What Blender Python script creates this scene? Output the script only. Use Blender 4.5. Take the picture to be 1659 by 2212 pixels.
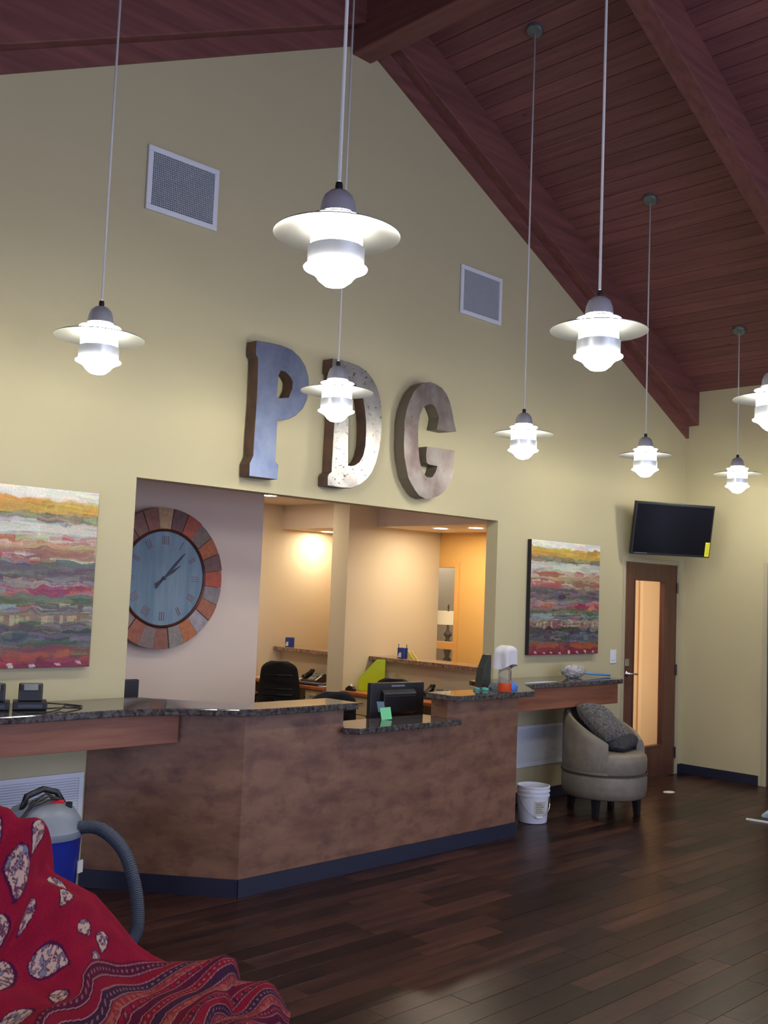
import bpy, bmesh, math, random
import numpy as np
from mathutils import Vector, Matrix
random.seed(7)
rng = np.random.default_rng(11)
SC = bpy.context.scene
COL = SC.collection
for _o in list(bpy.data.objects):
    bpy.data.objects.remove(_o)

# ---------------------------------------------------------------- camera
YAW, PITCH, ROLL, FPX = 0.7806, 0.0771, 0.0392, 2225.42
CAM = Vector((-9.8724, -5.4619, 1.7469))
_fw = Vector((math.sin(YAW) * math.cos(PITCH), math.cos(YAW) * math.cos(PITCH), math.sin(PITCH)))
_r0 = Vector((math.cos(YAW), -math.sin(YAW), 0))
_u0 = _r0.cross(_fw)
_rt = _r0 * math.cos(ROLL) + _u0 * math.sin(ROLL)
_up = -_r0 * math.sin(ROLL) + _u0 * math.cos(ROLL)
cd = bpy.data.cameras.new('camera')
cam = bpy.data.objects.new('camera', cd)
COL.objects.link(cam)
cam.matrix_world = Matrix(((_rt.x, _up.x, -_fw.x, CAM.x), (_rt.y, _up.y, -_fw.y, CAM.y), (_rt.z, _up.z, -_fw.z, CAM.z), (0, 0, 0, 1)))
cd.sensor_fit = 'HORIZONTAL'
cd.sensor_width = 36.0
cd.lens = 36.0 * FPX / 1659.0
cd.clip_start = 0.05
SC.camera = cam

# ---------------------------------------------------------------- daylight, exposure
SKY_STRENGTH = 4.5
LAMP_STRENGTH = 72.0
DOWNLIGHT_STRENGTH = 270.0
world = bpy.data.worlds.new('overcast_sky')
SC.world = world
world.use_nodes = True
_bg = world.node_tree.nodes['Background']
_bg.inputs[0].default_value = (0.68, 0.74, 1.08, 1)
_bg.inputs[1].default_value = SKY_STRENGTH
SC.view_settings.view_transform = 'Standard'
SC.view_settings.look = 'None'
SC.view_settings.exposure = 0.0
SC.view_settings.gamma = 1.0
SC.view_settings.use_curve_mapping = False


def portal(loc, rot, sx, sy):
    l = bpy.data.lights.new('window_portal', 'AREA')
    l.shape = 'RECTANGLE'
    l.size, l.size_y = sx, sy
    l.cycles.is_portal = True
    o = bpy.data.objects.new('window_portal', l)
    COL.objects.link(o)
    o.location = loc
    o.rotation_euler = rot


# ---------------------------------------------------------------- helpers
def lin(c):
    c = c / 255.0
    return c / 12.92 if c <= 0.04045 else ((c + 0.055) / 1.055) ** 2.4


def rgb(r, g, b):
    return (lin(r), lin(g), lin(b), 1.0)


MATS = {}


def mat(name, col, rough=0.5, metal=0.0, col2=None, scale=(8, 8, 8), detail=4.0, lo=0.35, hi=0.65, bump=0.0, bscale=60.0,
        emit=0.0, trans=0.0, alpha=None, coat=0.0, rnd=0.0, sheen=0.0, spec=None, col3=None, scale3=(3, 3, 3), lo3=0.55, hi3=0.7, ior=None, shift=True):
    if name in MATS:
        return MATS[name]
    m = bpy.data.materials.new(name)
    m.use_nodes = True
    nt = m.node_tree
    N, L = nt.nodes, nt.links
    b = N['Principled BSDF']
    b.inputs['Base Color'].default_value = col
    b.inputs['Roughness'].default_value = rough
    b.inputs['Metallic'].default_value = metal
    if trans:
        b.inputs['Transmission Weight'].default_value = trans
    if coat:
        b.inputs['Coat Weight'].default_value = coat
        b.inputs['Coat Roughness'].default_value = 0.08
    if sheen:
        b.inputs['Sheen Weight'].default_value = sheen
    if spec is not None:
        b.inputs['Specular IOR Level'].default_value = spec
    if ior:
        b.inputs['IOR'].default_value = ior
    if emit:
        b.inputs['Emission Color'].default_value = col
        b.inputs['Emission Strength'].default_value = emit
    tc = N.new('ShaderNodeTexCoord')
    vec = tc.outputs['Object']
    if shift and (rnd or col2 or col3):
        oi = N.new('ShaderNodeObjectInfo')
        ad = N.new('ShaderNodeVectorMath')
        ad.operation = 'MULTIPLY_ADD'
        cmb = N.new('ShaderNodeCombineXYZ')
        for k in range(3):
            L.new(oi.outputs['Random'], cmb.inputs[k])
        L.new(cmb.outputs[0], ad.inputs[0])
        ad.inputs[1].default_value = (37, 53, 29)
        L.new(vec, ad.inputs[2])
        vec = ad.outputs[0]

    def noise_fac(sc, a, z, det):
        mp = N.new('ShaderNodeMapping')
        mp.inputs['Scale'].default_value = sc
        L.new(vec, mp.inputs[0])
        n = N.new('ShaderNodeTexNoise')
        n.inputs['Scale'].default_value = 1.0
        n.inputs['Detail'].default_value = det
        n.inputs['Roughness'].default_value = 0.6
        L.new(mp.outputs[0], n.inputs['Vector'])
        mr = N.new('ShaderNodeMapRange')
        mr.inputs[1].default_value = a
        mr.inputs[2].default_value = z
        L.new(n.outputs['Fac'], mr.inputs[0])
        return mr.outputs[0]
    cur = None
    if col2:
        mx = N.new('ShaderNodeMix')
        mx.data_type = 'RGBA'
        mx.inputs[6].default_value = col
        mx.inputs[7].default_value = col2
        L.new(noise_fac(scale, lo, hi, detail), mx.inputs[0])
        cur = mx.outputs[2]
    if col3:
        mx = N.new('ShaderNodeMix')
        mx.data_type = 'RGBA'
        if cur is not None:
            L.new(cur, mx.inputs[6])
        else:
            mx.inputs[6].default_value = col
        mx.inputs[7].default_value = col3
        L.new(noise_fac(scale3, lo3, hi3, 5.0), mx.inputs[0])
        cur = mx.outputs[2]
    if rnd:
        hs = N.new('ShaderNodeHueSaturation')
        mr = N.new('ShaderNodeMapRange')
        mr.inputs[3].default_value = 1 - rnd
        mr.inputs[4].default_value = 1 + rnd
        L.new(oi.outputs['Random'], mr.inputs[0])
        L.new(mr.outputs[0], hs.inputs['Value'])
        if cur is not None:
            L.new(cur, hs.inputs['Color'])
        else:
            hs.inputs['Color'].default_value = col
        cur = hs.outputs[0]
    if cur is not None:
        L.new(cur, b.inputs['Base Color'])
    if bump:
        n = N.new('ShaderNodeTexNoise')
        n.inputs['Scale'].default_value = bscale
        n.inputs['Detail'].default_value = 3
        L.new(tc.outputs['Object'], n.inputs['Vector'])
        bp = N.new('ShaderNodeBump')
        bp.inputs['Strength'].default_value = bump
        bp.inputs['Distance'].default_value = 0.01
        L.new(n.outputs['Fac'], bp.inputs['Height'])
        L.new(bp.outputs[0], b.inputs['Normal'])
    MATS[name] = m
    return m


def pane_mat(name):
    m = bpy.data.materials.new(name)
    m.use_nodes = True
    N, L = m.node_tree.nodes, m.node_tree.links
    N.remove(N['Principled BSDF'])
    tr = N.new('ShaderNodeBsdfTransparent')
    tr.inputs[0].default_value = (.985, .99, .99, 1)
    gl = N.new('ShaderNodeBsdfGlossy')
    gl.inputs['Roughness'].default_value = .02
    lw = N.new('ShaderNodeLayerWeight')
    lw.inputs[0].default_value = .12
    mx = N.new('ShaderNodeMixShader')
    L.new(lw.outputs['Facing'], mx.inputs[0])
    L.new(tr.outputs[0], mx.inputs[1])
    L.new(gl.outputs[0], mx.inputs[2])
    L.new(mx.outputs[0], N['Material Output'].inputs[0])
    return m


def attr_mat(name, rough=0.7, sheen=0.0, bump=0.0, bscale=300, spec=0.5):
    m = bpy.data.materials.new(name)
    m.use_nodes = True
    N, L = m.node_tree.nodes, m.node_tree.links
    b = N['Principled BSDF']
    a = N.new('ShaderNodeAttribute')
    a.attribute_name = 'paint'
    L.new(a.outputs['Color'], b.inputs['Base Color'])
    b.inputs['Roughness'].default_value = rough
    b.inputs['Specular IOR Level'].default_value = spec
    if sheen:
        b.inputs['Sheen Weight'].default_value = sheen
    if bump:
        n = N.new('ShaderNodeTexNoise')
        n.inputs['Scale'].default_value = bscale
        bp = N.new('ShaderNodeBump')
        bp.inputs['Strength'].default_value = bump
        bp.inputs['Distance'].default_value = 0.005
        L.new(n.outputs['Fac'], bp.inputs['Height'])
        L.new(bp.outputs[0], b.inputs['Normal'])
    return m


class MB:
    """collects geometry for ONE mesh"""

    def __init__(self):
        self.v, self.f = [], []

    def add(self, vs, fs):
        o = len(self.v)
        self.v += [tuple(p) for p in vs]
        self.f += [tuple(i + o for i in q) for q in fs]
        return self

    def box(self, x0, x1, y0, y1, z0, z1):
        vs = [(x, y, z) for z in (z0, z1) for y in (y0, y1) for x in (x0, x1)]
        return self.add(vs, [(0, 2, 3, 1), (4, 5, 7, 6), (0, 1, 5, 4), (2, 6, 7, 3), (0, 4, 6, 2), (1, 3, 7, 5)])

    def obox(self, c, ax, ay, az, sx, sy, sz):
        c, ax, ay, az = Vector(c), Vector(ax), Vector(ay), Vector(az)
        vs = [c + ax * (sx * i / 2) + ay * (sy * j / 2) + az * (sz * k / 2) for k in (-1, 1) for j in (-1, 1) for i in (-1, 1)]
        return self.add(vs, [(0, 2, 3, 1), (4, 5, 7, 6), (0, 1, 5, 4), (2, 6, 7, 3), (0, 4, 6, 2), (1, 3, 7, 5)])

    def hexa(self, b, t):
        """b,t: 4 points each, counter-clockwise seen from outside top"""
        return self.add(list(b) + list(t), [(3, 2, 1, 0), (4, 5, 6, 7)] + [(i, (i + 1) % 4, 4 + (i + 1) % 4, 4 + i) for i in range(4)])

    def prism(self, poly, z0, z1):
        n = len(poly)
        vs = [(p[0], p[1], z0) for p in poly] + [(p[0], p[1], z1) for p in poly]
        return self.add(vs, [tuple(range(n - 1, -1, -1)), tuple(range(n, 2 * n))] + [(i, (i + 1) % n, n + (i + 1) % n, n + i) for i in range(n)])

    def prism_y(self, poly, y0, y1):
        """poly of (x,z), extruded along y"""
        n = len(poly)
        vs = [(p[0], y0, p[1]) for p in poly] + [(p[0], y1, p[1]) for p in poly]
        return self.add(vs, [tuple(range(n)), tuple(range(2 * n - 1, n - 1, -1))] + [(i, n + i, n + (i + 1) % n, (i + 1) % n) for i in range(n)])

    def prism_x(self, poly, x0, x1):
        """poly of (y,z), extruded along x"""
        n = len(poly)
        vs = [(x0, p[0], p[1]) for p in poly] + [(x1, p[0], p[1]) for p in poly]
        return self.add(vs, [tuple(range(n - 1, -1, -1)), tuple(range(n, 2 * n))] + [(i, (i + 1) % n, n + (i + 1) % n, n + i) for i in range(n)])

    def lathe(self, prof, seg=32, c=(0, 0, 0), cap0=False, cap1=False, M=None):
        vs, fs = [], []
        n = len(prof)
        for r, z in prof:
            for k in range(seg):
                a = 2 * math.pi * k / seg
                p = Vector((r * math.cos(a), r * math.sin(a), z))
                if M is not None:
                    p = M @ p
                vs.append((p[0] + c[0], p[1] + c[1], p[2] + c[2]))
        for i in range(n - 1):
            for k in range(seg):
                k2 = (k + 1) % seg
                fs.append((i * seg + k, i * seg + k2, (i + 1) * seg + k2, (i + 1) * seg + k))
        if cap0:
            fs.append(tuple(range(seg - 1, -1, -1)))
        if cap1:
            fs.append(tuple((n - 1) * seg + k for k in range(seg)))
        return self.add(vs, fs)

    def tube(self, pts, r, seg=8, cap=True):
        pts = [Vector(p) for p in pts]
        rs = r if isinstance(r, (list, tuple)) else [r] * len(pts)
        vs, fs = [], []
        pn = None
        for i, p in enumerate(pts):
            d = (pts[min(i + 1, len(pts) - 1)] - pts[max(i - 1, 0)]).normalized()
            if pn is None:
                n = d.orthogonal().normalized()
            else:
                n = (pn - d * pn.dot(d)).normalized()
            pn = n
            b = d.cross(n)
            for k in range(seg):
                a = 2 * math.pi * k / seg
                vs.append(p + (n * math.cos(a) + b * math.sin(a)) * rs[i])
        for i in range(len(pts) - 1):
            for k in range(seg):
                k2 = (k + 1) % seg
                fs.append((i * seg + k, i * seg + k2, (i + 1) * seg + k2, (i + 1) * seg + k))
        if cap:
            fs.append(tuple(range(seg - 1, -1, -1)))
            fs.append(tuple((len(pts) - 1) * seg + k for k in range(seg)))
        return self.add(vs, fs)

    def xf(self, M):
        self.v = [tuple(M @ Vector(p)) for p in self.v]
        return self

    def build(self, name, m, parent=None, smooth=False, bevel=0.0, world=False, sub=0):
        vs = self.v
        if world and parent is not None:
            q = parent
            off = Vector((0, 0, 0))
            while q is not None:
                off += q.location
                q = q.parent
            vs = [(a - off.x, b - off.y, c - off.z) for a, b, c in vs]
        me = bpy.data.meshes.new(name)
        me.from_pydata(vs, [], self.f)
        me.update()
        o = bpy.data.objects.new(name, me)
        COL.objects.link(o)
        if m is not None:
            me.materials.append(m)
        if parent is not None:
            o.parent = parent
        if smooth:
            me.polygons.foreach_set('use_smooth', [True] * len(me.polygons))
        if bevel:
            md = o.modifiers.new('bevel', 'BEVEL')
            md.width = bevel
            md.segments = 2
            md.limit_method = 'ANGLE'
        if sub:
            md = o.modifiers.new('subdivision', 'SUBSURF')
            md.levels = md.render_levels = sub
        return o


def tag(o, label, cat=None, group=None):
    o['label'] = label
    if cat:
        o['category'] = cat
    if group:
        o['group'] = group
    return o


def struct(o, label=None):
    o['kind'] = 'structure'
    if label:
        o['label'] = label
        o['category'] = o.name.split('_')[0].split('.')[0]
    return o


def thing(name, label, cat, loc=(0, 0, 0), rz=0.0, group=None):
    o = bpy.data.objects.new(name, None)
    COL.objects.link(o)
    o.empty_display_size = 0.05
    o.location = loc
    o.rotation_euler = (0, 0, rz)
    return tag(o, label, cat, group)


def smooth_by_angle(o, ang=40):
    me = o.data
    me.polygons.foreach_set('use_smooth', [True] * len(me.polygons))
    bm = bmesh.new()
    bm.from_mesh(me)
    for e in bm.edges:
        if len(e.link_faces) == 2 and e.calc_face_angle(0) > math.radians(ang):
            e.smooth = False
    bm.to_mesh(me)
    bm.free()
    return o


def lathe_obj(name, prof, m, parent, seg=32, c=(0, 0, 0), cap0=False, cap1=False, M=None, ang=40):
    return smooth_by_angle(MB().lathe(prof, seg, c, cap0, cap1, M).build(name, m, parent), ang)


def grid_obj(name, P, m, parent=None, colors=None, smooth=True):
    """P: (nu,nv,3) array -> quad grid; colors (nu,nv,3) linear"""
    nu, nv = P.shape[:2]
    me = bpy.data.meshes.new(name)
    idx = np.arange(nu * nv).reshape(nu, nv)
    q = np.stack([idx[:-1, :-1], idx[1:, :-1], idx[1:, 1:], idx[:-1, 1:]], -1).reshape(-1, 4)
    me.vertices.add(nu * nv)
    me.vertices.foreach_set('co', P.reshape(-1).astype(np.float32))
    me.loops.add(q.size)
    me.loops.foreach_set('vertex_index', q.reshape(-1).astype(np.int32))
    me.polygons.add(len(q))
    me.polygons.foreach_set('loop_start', np.arange(0, q.size, 4, dtype=np.int32))
    me.update()
    me.validate()
    if smooth:
        me.polygons.foreach_set('use_smooth', np.ones(len(q), dtype=bool))
    if colors is not None:
        at = me.color_attributes.new('paint', 'FLOAT_COLOR', 'POINT')
        c4 = np.ones((nu * nv, 4), np.float32)
        c4[:, :3] = colors.reshape(-1, 3)
        at.data.foreach_set('color', c4.reshape(-1))
    me.materials.append(m)
    o = bpy.data.objects.new(name, me)
    COL.objects.link(o)
    if parent is not None:
        o.parent = parent
    return o


def nlin(c):
    c = np.asarray(c, float) / 255.0
    return np.where(c <= 0.04045, c / 12.92, ((c + 0.055) / 1.055) ** 2.4)


# ---------------------------------------------------------------- materials
M_WALL = mat('wall_paint_khaki', rgb(191, 181, 143), 0.75, bump=0.06, bscale=160)
M_CREAM = mat('wall_paint_cream', rgb(214, 200, 172), 0.75, bump=0.05, bscale=160)
M_MAUVE = mat('wall_paint_stone', rgb(224, 206, 190), 0.75, bump=0.05, bscale=160)
M_ORANGE = mat('wall_paint_mustard', rgb(224, 176, 100), 0.75)
M_PALE = mat('wall_paint_pale_grey', rgb(205, 203, 195), 0.8)
M_OCEIL = mat('office_ceiling_paint', rgb(238, 220, 204), 0.85)
M_FLOORBASE = mat('subfloor', rgb(18, 12, 10), 0.9)
M_PLANK = mat('dark_hickory_plank', rgb(40, 25, 22), 0.31, col2=rgb(78, 47, 39), scale=(1.3, 16, 16), lo=0.3, hi=0.8, rnd=0.6, bump=0.04, bscale=30, spec=0.2, col3=rgb(28, 20, 23), scale3=(2.2, 6, 6), lo3=.5, hi3=.7)
M_CARPET = mat('office_carpet', rgb(88, 80, 72), 0.95)
M_BOARD = mat('stained_ceiling_board', rgb(136, 86, 82), 0.6, col2=rgb(110, 66, 64), scale=(30, 1.3, 30), lo=0.3, hi=0.7, rnd=0.13, col3=rgb(66, 38, 34), scale3=(14, 6, 14), lo3=0.66, hi3=0.76)
M_BEAM = mat('stained_beam_timber', rgb(132, 80, 72), 0.6, col2=rgb(102, 60, 56), scale=(1.2, 20, 20), lo=0.3, hi=0.7)
M_BEAMY = mat('stained_ridge_timber', rgb(126, 76, 68), 0.6, col2=rgb(98, 56, 52), scale=(20, 1.2, 20), lo=0.3, hi=0.7)
M_DESK = mat('stained_maple_panel', rgb(146, 108, 82), 0.42, col2=rgb(112, 76, 58), scale=(2.6, 2.6, 8), lo=0.32, hi=0.7, col3=rgb(90, 54, 48), scale3=(7, 7, 11), lo3=0.48, hi3=0.82, shift=False)
M_APRON = mat('stained_maple_apron', rgb(160, 104, 76), 0.45, col2=rgb(128, 76, 54), scale=(1.6, 14, 22), lo=0.3, hi=0.7)
M_BASE = mat('navy_rubber_base', rgb(34, 37, 56), 0.45)
M_GRANITE = mat('polished_granite', rgb(66, 61, 60), 0.07, col2=rgb(98, 93, 90), scale=(34, 34, 34), lo=0.42, hi=0.62, detail=6, col3=rgb(40, 38, 44), scale3=(40, 40, 40), lo3=0.5, hi3=0.64, spec=0.7)
M_GRANITE2 = mat('brown_granite_cap', rgb(132, 104, 86), 0.15, col2=rgb(168, 138, 116), scale=(34, 34, 34), lo=0.42, hi=0.62, col3=rgb(90, 70, 60), scale3=(40, 40, 40), lo3=0.55, hi3=0.64)
M_WHITE = mat('white_enamel', rgb(225, 228, 232), 0.45)
M_GRILLEBACK = mat('grille_shadow_back', rgb(70, 72, 80), 0.9)
M_CORE = mat('grille_core', rgb(196, 200, 206), 0.6)
M_ALU = mat('spun_aluminium', rgb(196, 200, 208), 0.32, 0.6)
M_DISC = mat('satin_aluminium_disc', rgb(172, 174, 172), 0.33, 0.95)
M_ROD = mat('pale_cord_sleeve', rgb(205, 203, 198), 0.5)
M_DARK = mat('black_plastic', rgb(22, 23, 28), 0.4)
M_DARKER = mat('black_mesh_fabric', rgb(18, 18, 20), 0.8, bump=0.2, bscale=400)
M_BLACKFRAME = mat('black_canvas_edge', rgb(24, 22, 28), 0.6)
M_CHROME = mat('brushed_chrome', rgb(190, 192, 196), 0.22, 1.0)
M_STEEL = mat('dark_steel', rgb(70, 70, 74), 0.35, 0.9)
M_DOOR = mat('stained_door_veneer', rgb(106, 66, 50), 0.42, col2=rgb(80, 48, 38), scale=(24, 24, 1.4), lo=0.3, hi=0.7)
M_PAPER = mat('white_paper', rgb(238, 236, 228), 0.85)
M_LAMP = mat('glowing_lamp_glass', (1.0, 0.965, 0.86, 1), 0.4, emit=LAMP_STRENGTH)
M_DOWN = mat('glowing_downlight_lens', (1.0, 0.84, 0.62, 1), 0.4, emit=DOWNLIGHT_STRENGTH)

# ---------------------------------------------------------------- room shell
SL, RX, RZ = 0.4785, -4.855, 6.297
XL, YF = -12.2, -9.0
X0, X1 = -6.577, -3.110          # reception opening
D0, D1, DH = -1.119, -0.132, 2.13  # glazed door leaf


def ceil_z(x):
    return RZ - SL * abs(x - RX)


def strip_wall(breaks, holes, top, d0, d1, axis='x'):
    mb = MB()
    bs = sorted(set(breaks + [h[0] for h in holes] + [h[1] for h in holes]))
    for a, b in zip(bs[:-1], bs[1:]):
        mid = (a + b) / 2
        hs = sorted([(h[2], h[3]) for h in holes if h[0] < mid < h[1]])
        cur = 0.0
        segs = []
        for z0, z1 in hs:
            if z0 > cur + 1e-4:
                segs.append((cur, cur, z0, z0))
            cur = z1
        segs.append((cur, cur, top(a), top(b)))
        for za, zb, ta, tb in segs:
            if axis == 'x':
                mb.hexa([(a, d0, za), (b, d0, zb), (b, d1, zb), (a, d1, za)], [(a, d0, ta), (b, d0, tb), (b, d1, tb), (a, d1, ta)])
            else:
                mb.hexa([(d0, b, zb), (d0, a, za), (d1, a, za), (d1, b, zb)], [(d0, b, tb), (d0, a, ta), (d1, a, ta), (d1, b, tb)])
    return mb


struct(strip_wall([XL, RX, 0.12], [(X0, X1, 0.0, 2.378), (D0 - 0.05, D1 + 0.05, 0, DH + 0.05)], lambda x: ceil_z(x), 0.0, 0.12).build('wall_back', M_WALL),
       'khaki painted gable wall with a wide reception opening')
WR = [(-8.7, -6.3, 0.4, 3.6)]  # added window, gives letter P blue daylight to reflect
struct(strip_wall([YF, 0.0], [(-1.90, -0.868, 0, DH + 0.05)] + WR, lambda y: ceil_z(0), 0.0, 0.12, 'y').build('wall_right', M_WALL), 'khaki painted side wall right of the glazed door')
WL = [(-8.3, -6.4, 0.5, 2.3), (-5.6, -3.7, 0.5, 2.3), (-2.9, -1.0, 0.5, 2.3)]
struct(strip_wall([YF, 0.0], WL, lambda y: ceil_z(XL), XL - 0.12, XL, 'y').build('wall_left', M_WALL), 'khaki painted side wall with three windows behind the camera')
WF = [(-11.2, -9.2, 0.3, 2.5), (-8.6, -6.6, 0.3, 2.5), (-6.0, -4.0, 0.3, 2.5), (-3.4, -1.4, 0.3, 2.5), (-8.2, -5.2, 2.9, 4.3), (-4.5, -1.5, 2.9, 4.3)]  # the high pair at the end is added to light upper wall and ceiling
struct(strip_wall([XL, RX, 0.0], WF, lambda x: ceil_z(x), YF - 0.12, YF).build('wall_front', M_WALL), 'khaki painted gable wall with four tall windows behind the camera')
M_GLASS = pane_mat('window_glass')
M_ALFRAME = mat('dark_window_frame', rgb(60, 56, 52), 0.5, 0.4)
wn = 0
for (a, b, z0, z1) in WL:
    wn += 1
    w = MB()
    for (p, q, r, s) in ((a, a + .05, z0, z1), (b - .05, b, z0, z1), (a + .05, b - .05, z0, z0 + .05), (a + .05, b - .05, z1 - .05, z1), ((a + b) / 2 - .025, (a + b) / 2 + .025, z0 + .05, z1 - .05)):
        w.box(XL - .09, XL - .03, p, q, r, s)
    o = struct(w.build('window_%d' % wn, M_ALFRAME), 'dark framed window in the left wall')
    for p, q in ((a + .05, (a + b) / 2 - .025), ((a + b) / 2 + .025, b - .05)):
        MB().box(XL - .063, XL - .057, p, q, z0 + .05, z1 - .05).build('pane', M_GLASS, o)
    portal((XL - 0.02, (a + b) / 2, (z0 + z1) / 2), (0, -math.pi / 2, 0), z1 - z0, b - a)
for (a, b, z0, z1) in WF:
    wn += 1
    w = MB()
    for (p, q, r, s) in ((a, a + .05, z0, z1), (b - .05, b, z0, z1), (a + .05, b - .05, z0, z0 + .05), (a + .05, b - .05, z1 - .05, z1), ((a + b) / 2 - .025, (a + b) / 2 + .025, z0 + .05, z1 - .05)):
        w.box(p, q, YF - .09, YF - .03, r, s)
    o = struct(w.build('window_%d' % wn, M_ALFRAME), 'unseen dark framed window behind the camera, upper pair added for light')
    for p, q in ((a + .05, (a + b) / 2 - .025), ((a + b) / 2 + .025, b - .05)):
        MB().box(p, q, YF - .063, YF - .057, z0 + .05, z1 - .05).build('pane', M_GLASS, o)
    portal(((a + b) / 2, YF - 0.02, (z0 + z1) / 2), (math.pi / 2, 0, 0), b - a, z1 - z0)

for (a, b, z0, z1) in WR:
    wn += 1
    w = MB()
    for (p, q, r, s) in ((a, a + .05, z0, z1), (b - .05, b, z0, z1), (a + .05, b - .05, z0, z0 + .05), (a + .05, b - .05, z1 - .05, z1), (a + .05, b - .05, 2.2, 2.25)):
        w.box(.03, .09, p, q, r, s)
    o = struct(w.build('window_%d' % wn, M_ALFRAME), 'unseen tall window added in the right wall for blue reflections on the letters')
    for p, q in ((z0 + .05, 2.2), (2.25, z1 - .05)):
        MB().box(.057, .063, a + .05, b - .05, p, q).build('pane', M_GLASS, o)
    portal((0.02, (a + b) / 2, (z0 + z1) / 2), (0, math.pi / 2, 0), z1 - z0, b - a)

# floor: slab with individual planks running along the reception wall
floor = struct(MB().box(XL - .12, 0.12, YF - .12, 0.0, -0.08, -0.012).build('floor', M_FLOORBASE), 'dark hand scraped wooden plank floor with glossy finish')
PW = 0.127
LENS = [0.42, 0.58, 0.76, 0.94, 1.12, 1.3]
planks = []
row = 0
y = 0.0
while y > YF + 0.05:
    x = XL + 0.05 - random.random() * 1.2
    while x < -0.001:
        ln = random.choice(LENS)
        a, b = max(x, XL), min(x + ln, 0.0)
        if b - a > 0.03:
            planks.append((a, b, y - PW, y, random.uniform(-0.0009, 0.0)))
        x += ln
    y -= PW
    row += 1


def view_area(a, b, y0, y1):
    def pr(p):
        d = Vector(p) - CAM
        z = d.dot(_fw)
        return (830 + FPX * d.dot(_rt) / z, 1106 - FPX * d.dot(_up) / z, z)
    c = pr(((a + b) / 2, (y0 + y1) / 2, 0))
    if c[2] < 0.5 or not (-250 < c[0] < 1900 and 1500 < c[1] < 2420):
        return 0
    if y1 > -0.75 and -6.3 < (a + b) / 2 < -3.5:
        return 0
    q = [pr(p)[:2] for p in ((a, y0, 0), (b, y0, 0), (b, y1, 0), (a, y1, 0))]
    return abs(sum(q[i][0] * q[(i + 1) % 4][1] - q[(i + 1) % 4][0] * q[i][1] for i in range(4))) / 2


planks.sort(key=lambda p: -view_area(*p[:4]))


def plank_mesh(mb, a, b, y0, y1, dz):
    g, c = 0.0004, 0.0011
    mb.add([(a + g, y0 + g, -.012), (b - g, y0 + g, -.012), (b - g, y1 - g, -.012), (a + g, y1 - g, -.012),
            (a + g, y0 + g, dz - c), (b - g, y0 + g, dz - c), (b - g, y1 - g, dz - c), (a + g, y1 - g, dz - c),
            (a + g + c, y0 + g + c, dz), (b - g - c, y0 + g + c, dz), (b - g - c, y1 - g - c, dz), (a + g + c, y1 - g - c, dz)],
           [(0, 1, 5, 4), (1, 2, 6, 5), (2, 3, 7, 6), (3, 0, 4, 7), (4, 5, 9, 8), (5, 6, 10, 9), (6, 7, 11, 10), (7, 4, 8, 11), (8, 9, 10, 11)])


pm = {}
for i, (a, b, y0, y1, dz) in enumerate(planks[:300]):
    k = round(b - a, 3)
    if k not in pm:
        mb = MB()
        plank_mesh(mb, -k / 2, k / 2, -PW / 2, PW / 2, 0.0)
        o = mb.build('plank', M_PLANK, floor)
        pm[k] = o.data
    else:
        o = bpy.data.objects.new('plank', pm[k])
        COL.objects.link(o)
        o.parent = floor
    o.location = ((a + b) / 2, (y0 + y1) / 2, dz)
mb = MB()
for (a, b, y0, y1, dz) in planks[300:]:
    plank_mesh(mb, a, b, y0, y1, dz)
o = mb.build('plank_field', M_PLANK, floor)
o['kind'] = 'stuff'

# ceiling: slab, boards, rafters, ridge beam
cb = MB()
cb.prism_y([(0.12, ceil_z(0.12) + .03), (RX, RZ + .03), (RX, RZ + .15), (0.12, ceil_z(0.12) + .15)], YF - .12, 0.12)
cb.prism_y([(RX, RZ + .03), (XL - .12, ceil_z(XL - .12) + .03), (XL - .12, ceil_z(XL - .12) + .15), (RX, RZ + .15)], YF - .12, 0.12)
ceiling = struct(cb.build('ceiling', M_FLOORBASE), 'red brown stained timber vaulted ceiling with beams')
BW = 0.132
ca = math.atan(SL)
for side in (1, -1):
    bm_ = None
    L_ = (abs(RX) if side > 0 else abs(XL - RX)) / math.cos(ca)
    n = int(L_ / BW)
    g = L_ / n
    for k in range(n):
        if bm_ is None:
            mb = MB()
            mb.box(-g / 2 + .0015, g / 2 - .0015, YF, 0.0, 0.004, 0.026)
            mb.box(-g / 2 + .0035, g / 2 - .0035, YF, 0.0, 0.0, 0.005)
            o = mb.build('board', M_BOARD, ceiling)
            bm_ = o.data
        else:
            o = bpy.data.objects.new('board', bm_)
            COL.objects.link(o)
            o.parent = ceiling
        d = (k + 0.5) * g
        o.location = (RX + side * d * math.cos(ca), 0, RZ - d * math.sin(ca))
        o.rotation_euler = (0, side * ca, 0)
RD = 0.361
for (ya, yb) in ((-0.15, 0.0), (-2.03, -1.885), (-3.98, -3.83), (-5.93, -5.78), (-7.88, -7.73)):
    for side in (1, -1):
        xe = 0.0 if side > 0 else XL
        xr = RX + side * 0.097
        MB().prism_y([(xe, ceil_z(xe) + .004), (xr, ceil_z(xr) + .004), (xr, ceil_z(xr) - RD), (xe, ceil_z(xe) - RD)], ya, yb).build('rafter', M_BEAM, ceiling, bevel=0.006)
for side in (1, -1):
    xe = 0.0 if side > 0 else XL
    xr = RX + side * 0.06
    MB().prism_y([(xe, ceil_z(xe) - RD + .01), (xr, ceil_z(xr) - RD + .01), (xr, ceil_z(xr) - RD - .125), (xe, ceil_z(xe) - RD - .125)], -0.034, 0.0).build('wall_trim_board', M_BEAM, ceiling)
MB().box(RX - .135, RX + .065, YF, 0.0, 5.69, RZ - .03).build('ridge_beam', M_BEAMY, ceiling, bevel=0.008)

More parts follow.
